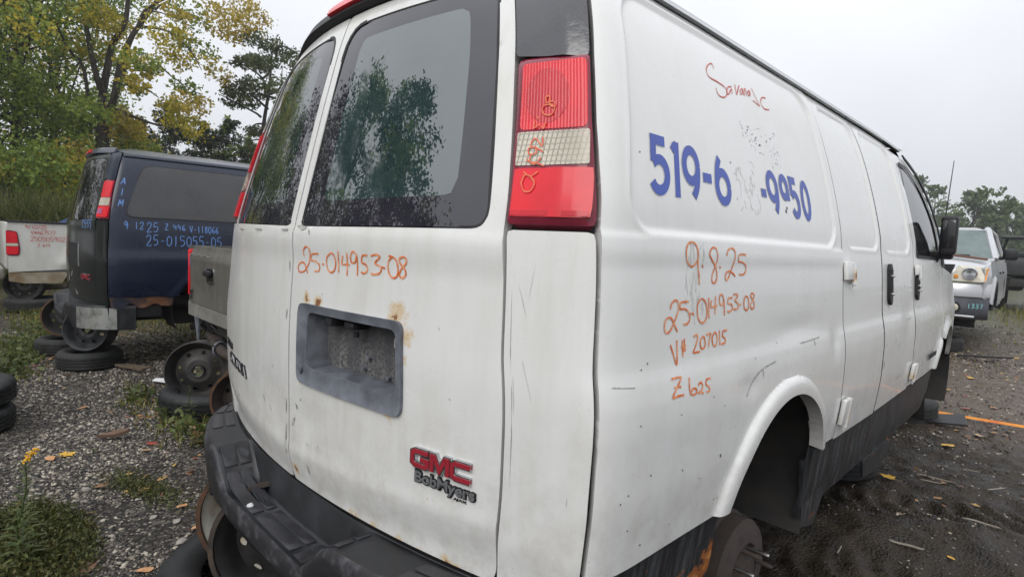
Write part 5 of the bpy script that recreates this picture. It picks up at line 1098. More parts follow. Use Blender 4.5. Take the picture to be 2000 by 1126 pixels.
for (x, y) in ((-.8, .8), (.8, .8), (-.8, 3.6), (.8, 3.6)): w_ = MB().lathe([(.22, -.1), (.40, -.12), (.45, -.08), (.45, .08), (.40, .12), (.22, .1)], 28, (1, 0, 0), (x, y, .45), close=True).build("wheel", mTyreG, dw)
# ------------------------------------------------------------------ trees and bushes
rng = np.random.default_rng(21)
def m_leaf(name, stops, trans=.40):
    m, nt, p = new_mat(name); g = nt.new("ShaderNodeNewGeometry")
    n = nt.noise(nt.coord(), .45, 3, .6)
    f = nt.math('ADD', nt.math('MULTIPLY', g.outputs['Random Per Island'], .62), nt.math('MULTIPLY', nt.math('SUBTRACT', n, .31), .9))
    c = nt.ramp(f, stops); nt.to(c, p.inputs['Base Color']); p.inputs['Roughness'].default_value = .5; p.inputs['Specular IOR Level'].default_value = .3
    tr = nt.new("ShaderNodeBsdfTranslucent"); nt.to(c, tr.inputs[0]); ms = nt.new("ShaderNodeMixShader"); ms.inputs[0].default_value = trans
    nt.to(p.outputs[0], ms.inputs[1]); nt.to(tr.outputs[0], ms.inputs[2]); nt.to(ms.outputs[0], nt.n["Material Output"].inputs[0]); return m
mLG = m_leaf("green leaves", [(0, (0.063, 0.109, 0.023)), (.4, (0.170, 0.248, 0.046)), (.65, (0.278, 0.356, 0.064)), (.85, (0.427, 0.439, 0.077)), (1, (0.641, 0.522, 0.095))])
mLY = m_leaf("yellowing leaves", [(0, (0.152, 0.189, 0.032)), (.3, (0.357, 0.347, 0.049)), (.6, (0.607, 0.497, 0.058)), (1, (0.857, 0.655, 0.096))])
mLO = m_leaf("ochre leaves", [(0, (0.201, 0.192, 0.038)), (.4, (0.402, 0.320, 0.058)), (.8, (0.604, 0.448, 0.091)), (1, (0.259, 0.256, 0.052))])
mLD = m_leaf("dark evergreen", [(0, (0.014, 0.023, 0.011)), (.4, (0.032, 0.049, 0.020)), (.7, (0.062, 0.080, 0.030)), (1, (0.121, 0.122, 0.041))], .15)
mLS = m_leaf("grey green leaflets", [(0, (.040, .058, .024)), (.5, (.095, .120, .050)), (1, (.17, .18, .07))])
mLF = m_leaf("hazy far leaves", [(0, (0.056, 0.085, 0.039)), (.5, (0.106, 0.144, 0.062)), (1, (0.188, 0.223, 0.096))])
mBark = M("furrowed grey bark", (.085, .072, .060), .9, c2=(.040, .034, .030), scale=5, stretch=(3, 3, .6), bump=.8, bscale=18, bdist=.03)
mBarkD = M("dark bark", (.045, .038, .033), .9, c2=(.025, .022, .02), scale=6, stretch=(3, 3, .6), bump=.6, bscale=20, bdist=.02)
def leaves(n, cen, rad, size, droop=.3, aspect=1.5, clump=0, ctr_bias=.0):
    """n leaf quads in an ellipsoid: returns vertices (4n,3)"""
    d = rng.normal(size=(n, 3)); d /= np.linalg.norm(d, axis=1, keepdims=True); r = rng.random(n)**(1/2.4); P = d*r[:, None]
    if clump:
        k = max(3, n//clump); c = rng.normal(size=(k, 3)); c /= np.linalg.norm(c, axis=1, keepdims=True); c *= (rng.random(k)**(1/2.6))[:, None]
        P = c[rng.integers(0, k, n)]+rng.normal(size=(n, 3))*.15
    P = P*np.asarray(rad)+np.asarray(cen)
    return leaf_quads(P, size, droop, aspect)
def leaf_quads(P, size, droop=.3, aspect=1.5):
    n = len(P); a = rng.normal(size=(n, 3)); a[:, 2] -= droop; a /= np.linalg.norm(a, axis=1, keepdims=True)
    b = np.cross(a, rng.normal(size=(n, 3))); b /= np.linalg.norm(b, axis=1, keepdims=True); s = size*(.55+.8*rng.random(n))[:, None]
    l = a*s*aspect*.5; w = b*s*.5; nrm = np.cross(a, b)*s*.12
    return np.stack([P-l, P+w*.9+nrm, P+l, P-w*.9+nrm], 1).reshape(-1, 3)
def crown(name, chunks, mats, parent):
    """chunks: list of (vertices, material index)"""
    V = np.concatenate([c[0] for c in chunks]); n = len(V)//4; o = mesh_obj(name, V, np.arange(4*n).reshape(n, 4), mats, parent, None)
    o.data.polygons.foreach_set("material_index", np.concatenate([np.full(len(c[0])//4, c[1], np.int32) for c in chunks])); return o
def wob(a, b, n, amp):
    a, b = np.array(a, float), np.array(b, float); t = np.linspace(0, 1, n)[:, None]; L = np.linalg.norm(b-a)
    return a+(b-a)*t+rng.normal(size=(n, 3))*amp*L*np.sin(t*math.pi)
def branch(mb, P, r0, r1, n=7):
    P = smooth_line(P, 4); mb.tube(P, list(np.linspace(r0, r1, len(P))), n, True)
def std_tree(name, label, cat, base, H, R, n, size, mats, wts, trunk_r=.16, crown_z=.35, group=None, clump=22, flat=1.0, bark=None, blobs=9, stems=1, aspect=1.5):
    t = thing(name, label, cat, base, (0, 0, rng.random()*6), group); mb = MB(); ch = []
    cs = []
    for i in range(blobs):
        q = rng.random(); z = H*(crown_z+(1-crown_z)*(.08+.84*q)); rr = R*(.35+.75*math.sqrt(max(0, 1-((q-.42)/.62)**2)))*(.45+.5*rng.random()); a = i*2.4+rng.random()
        cs.append(np.array([rr*math.cos(a)*.8, rr*math.sin(a)*.8, z]))
    cs.append(np.array([0, 0, H*.93]))
    for s in range(stems):
        off = rng.normal(size=2)*.25*(stems > 1); top = np.array([off[0]*3, off[1]*3, H*.85]); tp = wob((off[0], off[1], -.2), top, 6, .03); branch(mb, tp, trunk_r, trunk_r*.25)
        for i, c in enumerate(cs):
            if i % stems != s: continue
            k = min(.9, max(.12, (c[2]/H-.18))); st = top*k+np.array([off[0], off[1], 0])*(1-k); branch(mb, wob(st, c, 4, .08), trunk_r*.34, trunk_r*.07, 5)
            for _ in range(3): branch(mb, wob(c, c+rng.normal(size=3)*R*.33*np.array([1, 1, .6]), 3, .1), trunk_r*.09, trunk_r*.03, 4)
    mb.build("trunk", bark or mBarkD, t, 80)
    for i, c in enumerate(cs):
        m = int(rng.choice(len(mats), p=wts)); rb = R*(.40+.25*rng.random()); ch.append((leaves(n//len(cs), c, (rb, rb, rb*.75*flat), size, .3, aspect, clump), m))
    crown("crown", ch, mats, t); return t
# the big yellowing poplar behind the blue van: limbs laid out one by one (metres right of the trunk, away from us, up)
TB = np.array([-23.16, 3.15, 0.0]); TR_ = np.array([.703, .711, 0]); TF = np.array([-.711, .703, 0])
def tw(p): return TR_*p[0]+TF*p[1]+np.array([0, 0, p[2]])
K = 20/1107.5
def L2(px, py, dep=0): return np.array([(px-200)*K, dep, 4.73+(250-py)*K+(px-200)*K*.046])
pop = thing("poplar_tree", "tall yellowing poplar with several forking grey limbs behind the blue van", "tree", tuple(TB))
mb = MB(); trunk = [(.05, 0, -.3), (.0, 0, 2.0), L2(199, 284), L2(203, 230)]
def limb(pts, r0, r1, deps=(0, 0)):
    P = [tw(np.array([p[0], p[1], p[2]]) if len(p) == 3 else L2(*p, deps[0]+(deps[1]-deps[0])*i/max(1, len(pts)-1))) for i, p in enumerate(pts)]; branch(mb, P, r0, r1, 10); return P
limb(trunk, .23, .19)
tips = []
for pts, r0, r1, dp in (([(203, 232), (196, 199), (205, 128), (212, 85), (233, 43), (238, -20), (250, -140), (262, -300)], .14, .04, (0, .6)), ([(200, 180), (199, 159), (196, 114), (196, 71), (188, 6), (170, -120), (160, -260)], .11, .03, (0, -1.2)),
    ([(206, 226), (216, 205), (225, 142), (233, 99), (250, 60), (270, 28), (284, 0), (320, -90), (345, -210)], .13, .03, (0, .8)), ([(209, 226), (222, 205), (250, 151), (264, 105), (287, 68), (310, 37), (378, 6), (430, -40)], .10, .025, (0, -.8)),
    ([(196, 235), (182, 199), (176, 136), (159, 111), (130, 40), (110, -60)], .075, .02, (0, -.8)), ([(233, 180), (246, 171), (296, 180), (330, 200)], .05, .015, (0, -.6)), ([(254, 140), (281, 134)], .05, .02, (0, .5)), ([(318, 36), (323, 22), (334, 10)], .04, .02, (-.4, 0)),
    ([(330, 140), (352, 160), (374, 176), (393, 208)], .03, .012, (-.5, -.5)), ([(280, 23), (310, 28), (332, 45)], .03, .012, (.3, .3)), ([(190, 250), (160, 225), (120, 215)], .07, .02, (0, -1)), ([(215, 210), (250, 225), (300, 240), (345, 225)], .07, .015, (0, .6)), ([(290, 65), (340, 75), (385, 110), (412, 150)], .05, .012, (-.3, -.6))):
    tips += limb(pts, r0, r1, dp)[1:]
mb.build("trunk", mBark, pop, 80)
ch = []
# (px, py, half width, half height, leaves, material)  material 0 green 1 yellow 2 ochre
for (px, py, rx, ry, n, m) in ((215, 55, 30, 30, 420, 1), (238, 62, 25, 26, 380, 1), (165, 95, 35, 22, 380, 1), (195, 30, 40, 25, 300, 0), (170, 50, 35, 35, 400, 0), (140, 100, 40, 40, 500, 0), 
    (350, 25, 35, 22, 300, 0), (405, 30, 40, 30, 520, 2), (450, 15, 32, 32, 420, 2), (385, 62, 30, 14, 170, 2), (330, 70, 35, 20, 260, 0), (365, 90, 40, 20, 300, 1), (310, 100, 30, 22, 320, 1), (385, 112, 20, 14, 100, 1),
    (300, 140, 28, 22, 380, 1), (335, 150, 25, 16, 200, 0), (360, 175, 22, 18, 200, 0), (410, 145, 18, 20, 140, 2), (322, 60, 15, 10, 90, 0), (265, 175, 20, 15, 140, 0), (300, 185, 20, 15, 170, 1), (330, 205, 22, 18, 220, 1),
    (215, 235, 35, 28, 620, 1), (190, 215, 25, 20, 280, 1), (240, 250, 30, 25, 380, 2), (160, 235, 35, 25, 420, 0), (140, 200, 35, 30, 450, 0), (355, 235, 28, 22, 320, 1), (405, 215, 25, 18, 260, 2), (385, 255, 30, 20, 300, 1), (270, 245, 28, 22, 300, 0),
    (205, 275, 40, 20, 450, 1), (250, 285, 40, 18, 350, 0), (200, -40, 70, 50, 700, 0), (280, -60, 70, 50, 700, 1), (370, -50, 60, 40, 500, 2), (230, -180, 90, 80, 1200, 0), (330, -180, 70, 70, 900, 1), (130, -60, 60, 60, 800, 0), (250, -310, 70, 60, 700, 0)):
    c = L2(px, py, rng.normal()*1.0); V = leaves(int(n*1.35), c, (rx*K*1.1, max(.9, rx*K*1.6), ry*K*1.15), .098, .5, 1.25, 7); ch.append((V[:, :1]*TR_+V[:, 1:2]*TF+V[:, 2:]*np.array([0, 0, 1]), m))
crown("crown", ch, [mLG, mLY, mLO], pop)
def at(px, D, rise=0.0):
    """ground point at image column px (of 2000) and depth D along the view axis, used to lay out the planting"""
    x = (px-1000)/1107.5; return np.array([CAM.x-.711*D+.703*x*D, CAM.y+.703*D+.711*x*D, rise])
gT = "trees along the yard's left edge"; gB = "bushes along the yard's left edge"
for (px, D, H, R, n, lab, mats, w) in ((-70, 17, 11.5, 3.0, 6500, "dense green tree at the far left edge, cut by the frame", [mLG, mLY], [.8, .2]), (40, 19, 12.5, 2.5, 7000, "tall leafy green tree left of the yellowing poplar", [mLG, mLY], [.8, .2]), (115, 23, 12, 2.4, 5500, "slim green and yellow tree just left of the poplar's trunk", [mLG, mLY, mLO], [.6, .25, .15]), (-150, 22, 13, 3.5, 5000, "big green tree outside the left edge", [mLG], [1.0]), (190, 28, 7.6, 2.2, 4200, "green tree standing behind the poplar's trunk", [mLG, mLY], [.7, .3])):
    std_tree("broadleaf_tree", lab, "tree", tuple(at(px, D)), H, R, int(n*1.9), .095, mats, w, .17, .10, gT, 9, blobs=26)
for (px, D, H, R, lab) in ((275, 25, 6.0, 1.6, "dark evergreen above the blue van's roof, left of its two neighbours"), (330, 26, 6.9, 1.6, "dark pointed evergreen between its neighbours above the blue van"), (395, 25, 5.9, 1.6, "dark evergreen above the blue van's roof beside the sumac"), (440, 26, 6.4, 1.4, "slender dark evergreen nearest the white van's edge"), (480, 27, 5.6, 1.3, "low dark evergreen hidden by the white van's corner")):
    t = thing("cedar_tree", lab, "tree", tuple(at(px, D)), (0, 0, 0), "dark evergreens behind the blue van"); mb = MB(); branch(mb, wob((0, 0, -.1), (0, 0, H*.95), 5, .01), .09, .015); ch = []
    for i in range(16):
        q = i/15; z = H*(.10+.86*q); rr = R*(1-q)**.5*(.75+.5*rng.random())+.12
        for a in rng.random(4)*6.3: c = np.array([rr*.6*math.cos(a), rr*.6*math.sin(a), z+rng.normal()*.15]); ch.append((leaves(150, c, (rr*.55+.1, rr*.55+.1, .32), .065, -.2, 2.6, 9), 0 if rng.random() < .8 else 1)); branch(mb, wob((0, 0, z-.15), c, 3, .05), .02, .006, 4)
    mb.build("trunk", mBarkD, t, 80); crown("crown", ch, [mLD, mLG], t)
for (px, D, H, R, n, m_, lab) in ((-40, 15, 3.0, 1.8, 3600, (mLG, mLY), "dense bush at the far left behind the white pickup"), (60, 16.5, 3.4, 1.8, 4200, (mLG, mLY), "bush with yellow tips behind the white pickup's bed"), (150, 18, 3.6, 1.6, 3600, (mLG, mLO), "bush right behind the blue van's tail"), (235, 21, 3.9, 1.6, 3200, (mLY, mLG), "yellow-green bush above the blue van's roof"), (350, 22, 3.7, 1.5, 3000, (mLG, mLO), "ochre-flecked bush in front of the dark evergreens"), (420, 21, 3.5, 1.4, 2600, (mLY, mLG), "yellow-leaved bush beside the white van's edge"), (300, 23, 4.0, 1.4, 2600, (mLG, mLY), "green bush between the poplar and the evergreens")):
    std_tree("bush", lab, "bush", tuple(at(px, D)), H, R, int(n*1.5), .085, list(m_), [.65, .35], .04, .05, gB, 9, blobs=12, stems=4)
# sumac with layered branches left of the white van's roof
t = thing("sumac_tree", "open flat-layered green tree rising beside the white van's roof", "tree", tuple(at(500, 22))); mb = MB(); ch = []; B0 = at(500, 22); K2 = 22/1107.5
def L3(px, py, d=0): x = (px-500)*K2; z = 1.367+(451-py)*K2+x*.0; return np.array([.703*x-.711*d, .711*x+.703*d, z])
branch(mb, [np.array([.2, .3, -.2]), L3(505, 330), L3(510, 250), L3(520, 180), L3(525, 110)], .12, .03, 8)
for pts in ([(508, 235), (485, 222), (455, 208), (425, 195)], [(512, 215), (500, 200), (470, 190)], [(516, 190), (498, 155), (472, 140), (450, 135)], [(518, 170), (515, 140), (510, 115)], [(520, 200), (545, 180), (560, 150)], [(508, 240), (490, 245), (476, 258)], [(506, 275), (485, 270), (468, 285)], [(505, 300), (495, 300), (482, 312)], [(525, 120), (555, 110), (590, 120)], [(520, 200), (560, 200), (600, 210)]):
    P = [L3(*p, rng.normal()*.4) for p in pts]; branch(mb, P, .05, .012, 5)
for (px, py, rx, ry, n) in ((515, 100, 30, 14, 330), (470, 112, 25, 12, 220), (545, 115, 25, 16, 260), (455, 132, 18, 9, 130), (500, 135, 30, 12, 300), (530, 150, 25, 14, 260), (480, 165, 22, 10, 150), (430, 185, 22, 10, 190), (465, 190, 28, 12, 280), (500, 185, 25, 14, 280), (450, 208, 25, 8, 150), (500, 215, 20, 8, 120), (545, 190, 30, 20, 260), (475, 258, 18, 10, 130), (500, 262, 20, 10, 130), (470, 288, 16, 12, 150), (490, 300, 18, 16, 180), (580, 130, 30, 20, 260), (590, 200, 30, 20, 260)):
    c = L3(px, py, rng.normal()*.6); V = leaves(int(n*1.5), (0, 0, 0), (rx*K2*1.1, rx*K2*1.2, ry*K2*1.15), .062, .6, 2.6, 6); ch.append((V[:, :1]*TR_+V[:, 1:2]*TF+V[:, 2:]*np.array([0, 0, 1])+c, 0))
mb.build("trunk", mBarkD, t, 80); crown("crown", ch, [mLS], t)
# a yellow-green tree whose lowest twigs show above the white van's roof edge
std_tree("broadleaf_tree", "yellow-green tree whose low twigs show above the white van's stop lamp", "tree", tuple(at(735, 25)), 15.5, 1.7, 5000, .10, [mLY, mLG], [.6, .4], .2, .73, gT, 16, blobs=12)
# the hazy row far off on the right
gR = "far trees on the right"
labs = ["tall far tree rising beside the white van's mirror", "low far tree just right of the aerial", "far tree with a split top above the silver pickup's windscreen", "rounded far tree above the silver pickup's roof", "wide far tree above the silver pickup's doors", "far tree right above the dark wreck", "far tree at the right edge", "far tree beyond the right edge", "second far tree beyond the right edge", "far tree hidden by the white van's door", "far tree hidden by the white van's pillar"]
for i, (px, H) in enumerate(((1808, 10.6), (1845, 7.6), (1888, 8.6), (1928, 8.2), (1965, 8.6), (2003, 8.2), (2040, 8.8), (2085, 9), (2130, 9), (1775, 10), (1745, 9))):
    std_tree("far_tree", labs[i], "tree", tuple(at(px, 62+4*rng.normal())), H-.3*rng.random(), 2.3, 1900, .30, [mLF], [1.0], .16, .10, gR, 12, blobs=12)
# trees across the yard behind the camera: they are what the tail glass mirrors
gM = "trees behind the camera"
for i, (x, y, H, R, lab) in enumerate(((-9.7, -9.9, 11.6, 2.1, "leafy tree across the yard behind the camera, nearest the tail"), (-13.2, -8.4, 11.0, 2.4, "tall tree left of the nearest one behind the camera"), (-18, -9.0, 12.0, 3.0, "tall tree at the left end behind the camera"), (-9.8, -13.5, 8.0, 2.4, "low tree further behind the camera"), (-22, -5.5, 11, 3.0, "far tall tree left of the camera"), (-16, -14, 11, 3, "tree further back behind the camera"), (-30, -4.5, 12, 3.6, "farthest tree left of the camera"))):
    std_tree("broadleaf_tree", lab, "tree", (x, y, 0), H, R, 9500, .125, [mLG, mLD], [.3, .7], .16, .06, gM, 14, blobs=18)
# woods that close the view: one mass
ch = []
for px in range(-500, 640, 24):
    c = at(px, 34+2*rng.normal()); h = 3.6+1.6*rng.random(); ch.append((leaves(620, c+np.array([0, 0, h*.48]), (1.6, 1.6, h*.52), .17, .2, 1.4, 20), int(rng.random() < .3)))
o = crown("woodland", ch, [mLD, mLG], None); tag(o, "dark woodland closing the view behind the left-hand trees", "woods", kind="stuff")
ch = []
for px in range(1620, 2500, 14):
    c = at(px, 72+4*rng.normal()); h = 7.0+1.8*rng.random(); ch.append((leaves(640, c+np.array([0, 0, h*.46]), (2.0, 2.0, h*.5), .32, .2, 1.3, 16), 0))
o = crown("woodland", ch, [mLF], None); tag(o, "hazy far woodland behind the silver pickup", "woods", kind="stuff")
# ------------------------------------------------------------------ loose stones, plants and litter
rng = np.random.default_rng(33)
def gz(x, y): return float(ground_h(np.array([x]), np.array([y]))[0])
def island_mat(name, stops, rough=.6, bump=0):
    m, nt, p = new_mat(name); g = nt.new("ShaderNodeNewGeometry"); c = nt.ramp(g.outputs['Random Per Island'], stops)
    n = nt.noise(nt.coord(), 160, 3, .6); nt.to(nt.mix(nt.rng(n, .35, .7, 0, .45), c, (.02, .018, .016)), p.inputs['Base Color']); p.inputs['Roughness'].default_value = rough; return m
_ico = bmesh.new(); bmesh.ops.create_icosphere(_ico, subdivisions=1, radius=1); _ico.verts.index_update()
IV = np.array([v.co[:] for v in _ico.verts]); IF = np.array([[v.index for v in f.verts] for f in _ico.faces]); _ico.free()
def pebbles(name, label, P, s, mat, flat=.55):
    n = len(P); q = rng.random(n)*6.283; sc = s[:, None]*np.stack([.75+.6*rng.random(n), .6+.4*rng.random(n), flat*(.6+.6*rng.random(n))], 1)
    V = IV[None]*(1+.22*(rng.random((n, 12, 1))-.5)*2)*sc[:, None]; c, s_ = np.cos(q)[:, None], np.sin(q)[:, None]; tx, ty = rng.normal(size=(2, n, 1))*.25
    X = V[..., 0]*c-V[..., 1]*s_; Y = V[..., 0]*s_+V[..., 1]*c; Z = V[..., 2]+X*tx+Y*ty
    W = np.stack([X, Y, Z], -1)+P[:, None]; F = (IF[None]+12*np.arange(n)[:, None, None]).reshape(-1, 3)
    o = mesh_obj(name, W.reshape(-1, 3), F, mat, None, 180); return tag(o, label, "gravel", kind="stuff")
mPeb = island_mat("wet gravel stones", [(0, (.014, .012, .011)), (.30, (.034, .029, .025)), (.52, (.090, .076, .063)), (.72, (.20, .170, .135)), (.89, (.37, .325, .26)), (1, (.54, .49, .41))], .5)
def scatter(n, x0, x1, y0, y1, lo, hi, pw=2.5):
    x = x0+(x1-x0)*rng.random(n); y = y0+(y1-y0)*rng.random(n); s = lo+(hi-lo)*rng.random(n)**pw; return np.stack([x, y, ground_h(x, y)+s*.10], 1), s
A_ = [scatter(34000, -3.1, -.55, -.70, .75, .0035, .0145), scatter(16000, -5.6, -2.6, -.65, 1.3, .006, .016), scatter(5000, -7.5, -4.5, -.5, 1.5, .010, .022)]
P_ = np.concatenate([a[0] for a in A_]); s_ = np.concatenate([a[1] for a in A_]); k_ = fbm(P_[:, 0]*1.6, P_[:, 1]*1.6, 3, 4) > .33+.12*rng.random(len(P_)); pebbles("gravel", "grey and buff wet gravel left of the white van", P_[k_], s_[k_], mPeb)
A_ = [scatter(2600, .70, 2.2, 1.6, 5, .003, .011), scatter(9000, .4, 3.0, 4.4, 11, .005, .016), scatter(4000, -.5, 3.5, 9, 16, .012, .03)]
P_ = np.concatenate([a[0] for a in A_]); s_ = np.concatenate([a[1] for a in A_]); k_ = fbm(P_[:, 0]*2, P_[:, 1]*2, 3, 14) > .42; pebbles("gravel", "small stones trodden into the mud right of the white van", P_[k_], s_[k_], mPeb)
mStone = M("pale wet stone", (.30, .275, .24), .55, c2=(.19, .17, .15), scale=20, bump=.3)
for i, (x, y, s, lab) in enumerate(((-1.876, -.249, .024, "pale pointed stone above the green weed mat"), (-1.356, -.067, .016, "small pale stone by the weed mat's corner"), (-1.604, .264, .022, "cream stone close to the bumper's left end"), (-1.03, -.032, .022, "white stone beside the blue plastic bit"), (-.988, -.013, .017, "small white stone left of the flat tyre under the bumper"), (-2.02, .62, .03, "buff stone in the weeds behind the bumper"), (-1.605, -.079, .015, "small white stone in the middle of the near gravel"), (-1.252, -.299, .021, "grey stone right of the weed mat"), (-1.238, .0, .020, "flat cream stone midway to the bumper"), (-4.45, .55, .05, "pale block beyond the blue van's tyre"))):
    V = IV*(1+.3*(rng.random((12, 1))-.5)); V = V*np.array([1.2, .8, .55])*s; o = mesh_obj("stone", V, IF, mStone, None, 50); o.location = (x, y, gz(x, y)+s*.3); o.rotation_euler = (rng.normal()*.2, rng.normal()*.2, rng.random()*6); tag(o, lab, "stone", "larger stones on the gravel")
# grass and low weeds
def blades(P, h, w, lean=.5):
    n = len(P); a = rng.random(n)*6.283; d = np.stack([np.cos(a), np.sin(a), np.zeros(n)], 1); e = np.stack([-np.sin(a), np.cos(a), np.zeros(n)], 1); hh = (h*(.5+.8*rng.random(n)))[:, None]; ln = (lean*rng.random(n))[:, None]
    up = np.array([0, 0, 1.]); b0 = P-e*w/2; b1 = P+e*w/2; m = P+up*hh*.6+d*hh*ln*.35; t = P+up*hh*(1-.3*ln)+d*hh*ln
    V = np.stack([b0, b1, m+e*w*.4, m-e*w*.4, m-e*w*.4, m+e*w*.4, t+e*w*.08, t-e*w*.08], 1).reshape(-1, 3); return V
mGrass = m_leaf("grass blades", [(0, (.030, .040, .010)), (.35, (.075, .090, .020)), (.6, (.16, .155, .035)), (.85, (.30, .25, .07)), (1, (.36, .28, .12))], .25)
mWeed = m_leaf("weed leaves", [(0, (.030, .048, .014)), (.45, (.075, .105, .030)), (.75, (.13, .155, .05)), (1, (.21, .19, .07))], .25)
mWeedMat = m_leaf("low weed mat", [(0, (.022, .030, .010)), (.35, (.055, .070, .018)), (.65, (.105, .100, .030)), (1, (.15, .105, .050))], .2)
V_ = []
for (x, y, rx, ry, n, h) in ((-6.6, -.1, .7, .25, 420, .055), (-6.0, -.25, .6, .2, 260, .05), (-7.3, .15, .9, .3, 600, .07), (-8.8, .3, 1.2, .5, 900, .10), (-10, .4, 1.2, .5, 900, .12), (-5.0, -.3, .35, .15, 120, .05), (-8.0, 1.6, 1.0, .6, 600, .09), (-8.3, .55, .8, .4, 700, .08), (-7.0, 1.5, .8, .5, 400, .08), (-6.2, 1.6, .7, .5, 200, .07), (-13, 2.5, 3, 1.6, 2500, .30), (-11, 2.6, 2, 1, 1800, .25), (-3.7, .33, .25, .12, 60, .07), (-3.4, .22, .25, .1, 60, .06), (-2.6, .30, .3, .15, 70, .08), (-2.9, .5, .4, .2, 120, .09), (-3.4, .7, .3, .2, 120, .10), (-2.5, .55, .3, .15, 90, .08), (.3, 10, 1.0, 2.0, 160, .05), (1.6, 16, 1.0, 3, 900, .10), (2.5, 21, 2, 4, 2200, .2), (.9, 12.5, .5, .8, 90, .06)):
    x_ = x+rng.normal(size=n)*rx*.6; y_ = y+rng.normal(size=n)*ry*.6; V_.append(blades(np.stack([x_, y_, ground_h(x_, y_)], 1), h, .010 if h < .2 else .02, 1.1))
V_ = np.concatenate(V_); o = mesh_obj("grass", V_, np.arange(len(V_)).reshape(-1, 4), mGrass, None, None); tag(o, "tufts of green and straw-coloured grass between the vehicles", "grass", kind="stuff")
# tall grass in front of the bushes
V_ = []
for px, D in ((70, 12.5), (95, 13), (115, 12.5), (135, 13.5), (40, 13), (10, 13), (160, 14)):
    c = at(px, D); x_ = c[0]+rng.normal(size=700)*.45; y_ = c[1]+rng.normal(size=700)*.4; V_.append(blades(np.stack([x_, y_, 0*x_], 1), 1.75, .035, .9))
V_ = np.concatenate(V_); o = mesh_obj("tall_grass", V_, np.arange(len(V_)).reshape(-1, 4), m_leaf("tall pale grass", [(0, (.04, .055, .015)), (.5, (.10, .115, .035)), (1, (.23, .21, .08))]), None, None); tag(o, "tall arching grass between the white pickup and the bushes", "grass", kind="stuff")
# mat of feathery weed at the lower left
n = 17000; r = np.sqrt(rng.random(n)); a = rng.random(n)*6.283; x_ = -1.36+r*np.cos(a)*.44+.05*rng.normal(size=n); y_ = -.52+r*np.sin(a)*.21+.03*rng.normal(size=n); hgt = .11*(1-.75*r**2)*(.5+.9*fbm(x_*9, y_*9, 3, 6)); P_ = np.stack([x_, y_, ground_h(x_, y_)+hgt*rng.random(n)**.6], 1)
V_ = leaf_quads(P_, .0085, -.4, 2.2); o = mesh_obj("weed_mat", V_, np.arange(len(V_)).reshape(-1, 4), mWeedMat, None, None); tag(o, "low mat of feathery green and brown weed at the lower left corner", "weeds", kind="stuff")
n = 1800; x_ = -1.72+rng.normal(size=n)*.16+.0; y_ = -.03+rng.normal(size=n)*.05+(x_+1.72)*.3; V_ = leaf_quads(np.stack([x_, y_, ground_h(x_, y_)+.03*rng.random(n)], 1), .008, -.3, 2.2)
o = mesh_obj("weed_mat", V_, np.arange(len(V_)).reshape(-1, 4), mWeedMat, None, None); tag(o, "small flat mat of bluish-green weed on the near gravel", "weeds", kind="stuff")
def lance(mb, p, d, L, w, m=0, curl=.25):
    d = Vector(d).normalized(); sd = d.cross(Vector((0, 0, 1))); sd = sd.normalized() if sd.length > .01 else Vector((1, 0, 0)); p = Vector(p); dn = Vector((0, 0, -1))
    a = p+d*L*.45+dn*L*curl*.15; e = p+d*L+dn*L*curl*.8; mb.add([p, a+sd*w*.5, e, a-sd*w*.5, a+Vector((0, 0, -.12*w))], [[0, 4, 1], [0, 3, 4], [4, 2, 1], [4, 3, 2]], m)
def weed(label, x, y, h, nl, L, w, lean=(0, 0), flower=0, mat=None, r=.0035, name="weed"):
    t = thing(name, label, "weed", (x, y, gz(x, y))); top = np.array([lean[0], lean[1], h]); P = wob((0, 0, -.01), top, 6, .015); mb = MB(); mb.tube(smooth_line(P, 4), list(np.linspace(r, r*.5, len(smooth_line(P, 4)))), 6); mb.build("stem", mWeed, t, 80); mb = MB()
    for i in range(nl):
        q = .08+.90*i/nl; c = P[0]*(1-q)+P[-1]*q; a = i*2.4+rng.random()*.6; l = L*(1.15-.75*q)*(.7+.5*rng.random()); lance(mb, c, (math.cos(a), math.sin(a), .45+.5*q), l, w*(1.1-.5*q), 0, .5)
    mb.build("foliage", mat or mWeed, t, None)
    if flower:
        fm = MB()
        for i in range(flower):
            q = i/flower; c = Vector(P[-1])+Vector((.045*q*1.2+rng.normal()*.006, .03*q+rng.normal()*.006, .035*q*1.6+rng.normal()*.005)); fm.box(c, (.008, .008, .007), .003, Matrix.Rotation(rng.random()*3, 3, 'Z'), seg=1)
        fm.build("flower_head", M("goldenrod yellow", (.75, .42, .015), .6, c2=(.6, .3, .01), scale=80), t, None)
    return t
weed("tall goldenrod with a yellow flower head at the lower left", -1.15, -.555, .46, 90, .095, .017, (.02, .02), 46, name="goldenrod")
weed("leafy upright weed growing before the grey pickup's rim", -2.62, .42, .30, 26, .075, .015, (.02, .0))
weed("low broad-leaved weed beside the grey pickup's flat tyre", -2.85, .33, .10, 14, .09, .022, (.01, .01))
weed("bright weed growing against the bumper's left end", -2.05, .52, .14, 16, .07, .018, (0, .01))
weed("yellow-green ragged weed left of the bumper", -2.42, .30, .12, 18, .08, .016, (.01, 0))
weed("red-tinged weed on the gravel left of the bumper", -2.25, .36, .09, 14, .06, .018, (0, 0), mat=m_leaf("red weed leaves", [(0, (.05, .06, .02)), (.5, (.16, .06, .03)), (1, (.3, .05, .04))]))
weed("tiny bright green seedling right of the yellow leaf", -2.45, -.14, .03, 8, .045, .012)
weed("small green tuft in the middle of the near gravel", -1.90, -.10, .05, 12, .06, .012)
weed("yellowing tuft near the bumper's left end", -1.50, .02, .04, 10, .06, .012)
weed("green tuft beside the orange leaf near the bumper", -1.42, .02, .03, 12, .04, .01)
